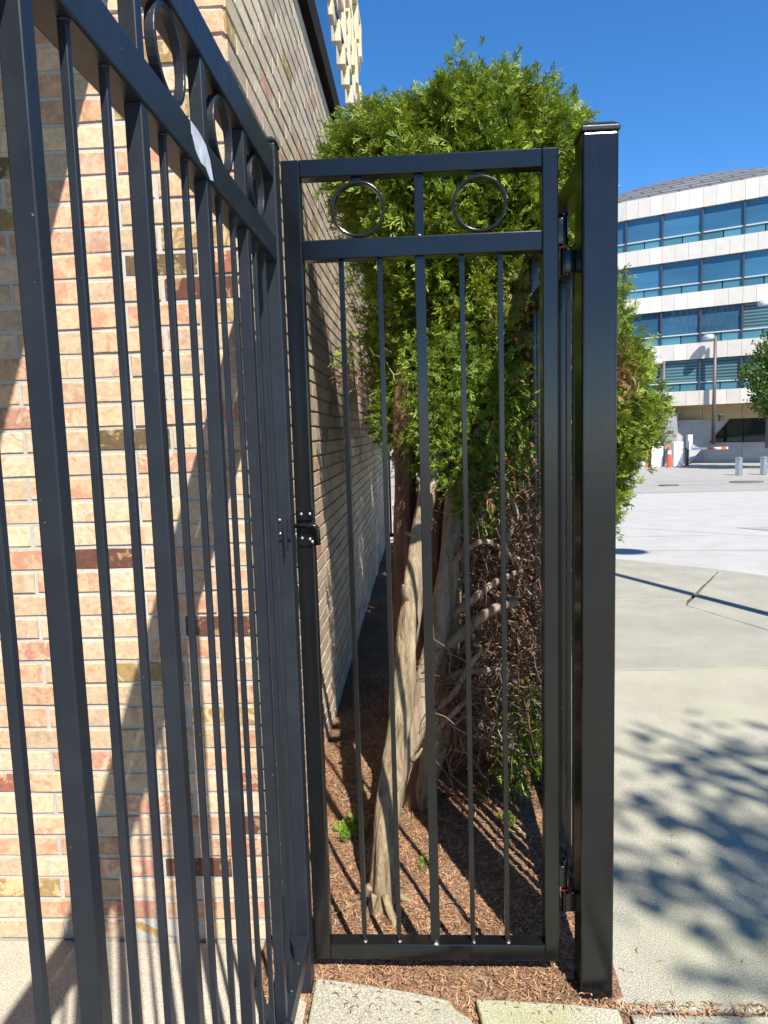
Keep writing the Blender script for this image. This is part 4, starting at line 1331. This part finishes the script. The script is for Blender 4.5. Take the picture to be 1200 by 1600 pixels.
# ------------------------------------------------------------------ broad-leaved trees
def leaf_tree(name, label, base, trunk_h, lobes, n, ls, seed, trunk_r=.12, cols=((.035, .075, .012), (.10, .17, .025)), group=None, fill=.35):
    t = thing(name, label, 'tree', base, group)
    r = np.random.default_rng(seed)
    b = Vector(base)
    m = MB(); tops = []
    m.tube([b, b + Vector((.05, .03, trunk_h * .5)), b + Vector((0, 0, trunk_h))], [trunk_r, trunk_r * .8, trunk_r * .65], 10)
    for (lx, ly, lz, lr) in lobes:
        m.tube([b + Vector((0, 0, trunk_h * .92)), b + Vector((lx * .5, ly * .5, (trunk_h + lz) * .5)), b + Vector((lx, ly, lz))], [trunk_r * .45, trunk_r * .28, trunk_r * .1], 6)
    m.build('trunk', M['pole'], t, smooth=True)
    w = np.array([l[3] ** 2 for l in lobes]); w = w / w.sum()
    k = r.choice(len(lobes), n // 10, p=w)
    L = np.array(lobes)[k]
    d = unit(r.normal(0, 1, (len(k), 3))); q = (fill + (1 - fill) * r.random(len(k)) ** .5)[:, None]
    cl = np.array(base) + L[:, :3] + d * L[:, 3:4] * q
    P = np.repeat(cl, 10, 0) + r.normal(0, ls * 1.5, (len(k) * 10, 3)); kk = len(P)
    A = unit(r.normal(0, 1, (kk, 3))); B = unit(np.cross(A, r.normal(0, 1, (kk, 3))))
    s = ls * r.uniform(.6, 1.3, (kk, 1))
    V = np.stack([P - A * s, P + B * s * .55, P + A * s, P - B * s * .55], 1).reshape(-1, 3)
    F = np.arange(kk * 4).reshape(-1, 4)
    u = (np.repeat(r.random(len(k)), 10) * .6 + .4 * r.random(kk))[:, None]
    col = np.array(cols[0]) * (1 - u) + np.array(cols[1]) * u
    np_mesh('crown', V, F, M['broadleaf'], np.repeat(col, 4, 0), t)
    return t
leaf_tree('street_tree', 'leafy bright green street tree at the right edge before the offices', (at(1214, 39.5), 39.5, -1.1), 3.2,
          [(-.2, 0, 6.4, 1.15), (-1.1, .2, 5.2, 1.0), (-.6, -.3, 4.3, 1.1), (.8, 0, 5.5, 1.4), (.3, 0, 7.2, .8), (-.9, 0, 3.6, .7), (1.2, 0, 4.0, 1.2), (-.3, 0, 3.0, .6)], 9000, .10, 81)
# tree behind the viewer on the right: its shade falls across the near pavement
leaf_tree('shade_tree', 'leafy tree behind the viewer whose dappled shade lies on the pavement', (4.3, -2.0, 0), 4.2,
          [(gx_ + .346 * (z_ + 2.2) - 4.3, gy_ - .76 * (z_ + 2.2) + 2.0, z_ + 2.2, r_s) for gx_, gy_, z_, r_s in
           ((.92, 2.02, 4.3, .34), (1.2, 1.95, 4.5, .36), (.62, 2.22, 4.2, .17), (1.0, 2.62, 4.4, .17), (1.35, 2.55, 4.6, .26), (1.5, 3.12, 4.7, .26),
            (1.15, 3.1, 4.5, .11), (.70, 2.75, 4.3, .10), (.78, 3.3, 4.5, .08), (1.05, 3.5, 4.6, .08), (1.9, 2.5, 4.9, .5), (2.3, 3.1, 5.0, .6), (1.9, 1.8, 4.9, .6), (.85, 1.15, 4.4, .30), (1.5, 1.2, 4.7, .5), (3.1, 2.2, 5.2, 1.0))], 3700, .055, 82, fill=.1)
# tall lamp just outside the right edge: pole and disc head throw the long thin shadow and the oval one
lm = thing('area_lamp', 'tall area lamp outside the right edge throwing a thin shadow', 'street lamp', (3.49, 3.78, 0))
MB().tube([(3.49, 3.78, 0), (3.49, 3.78, 6.85)], [.062, .045], 12).build('pole', M['pole'], lm, smooth=True)
MB().tube([(3.49, 3.78, 6.8), (4.75, 3.78, 6.85)], .018, 8).build('arm', M['pole'], lm)
MB().lathe([(.05, -.06), (.27, -.05), (.28, .03), (.05, .09)], (4.95, 3.78, 6.83), 20).build('lamp_head', M['lamphead'], lm)

# children of mesh parts: keep them where they were drawn
bpy.context.view_layer.update()
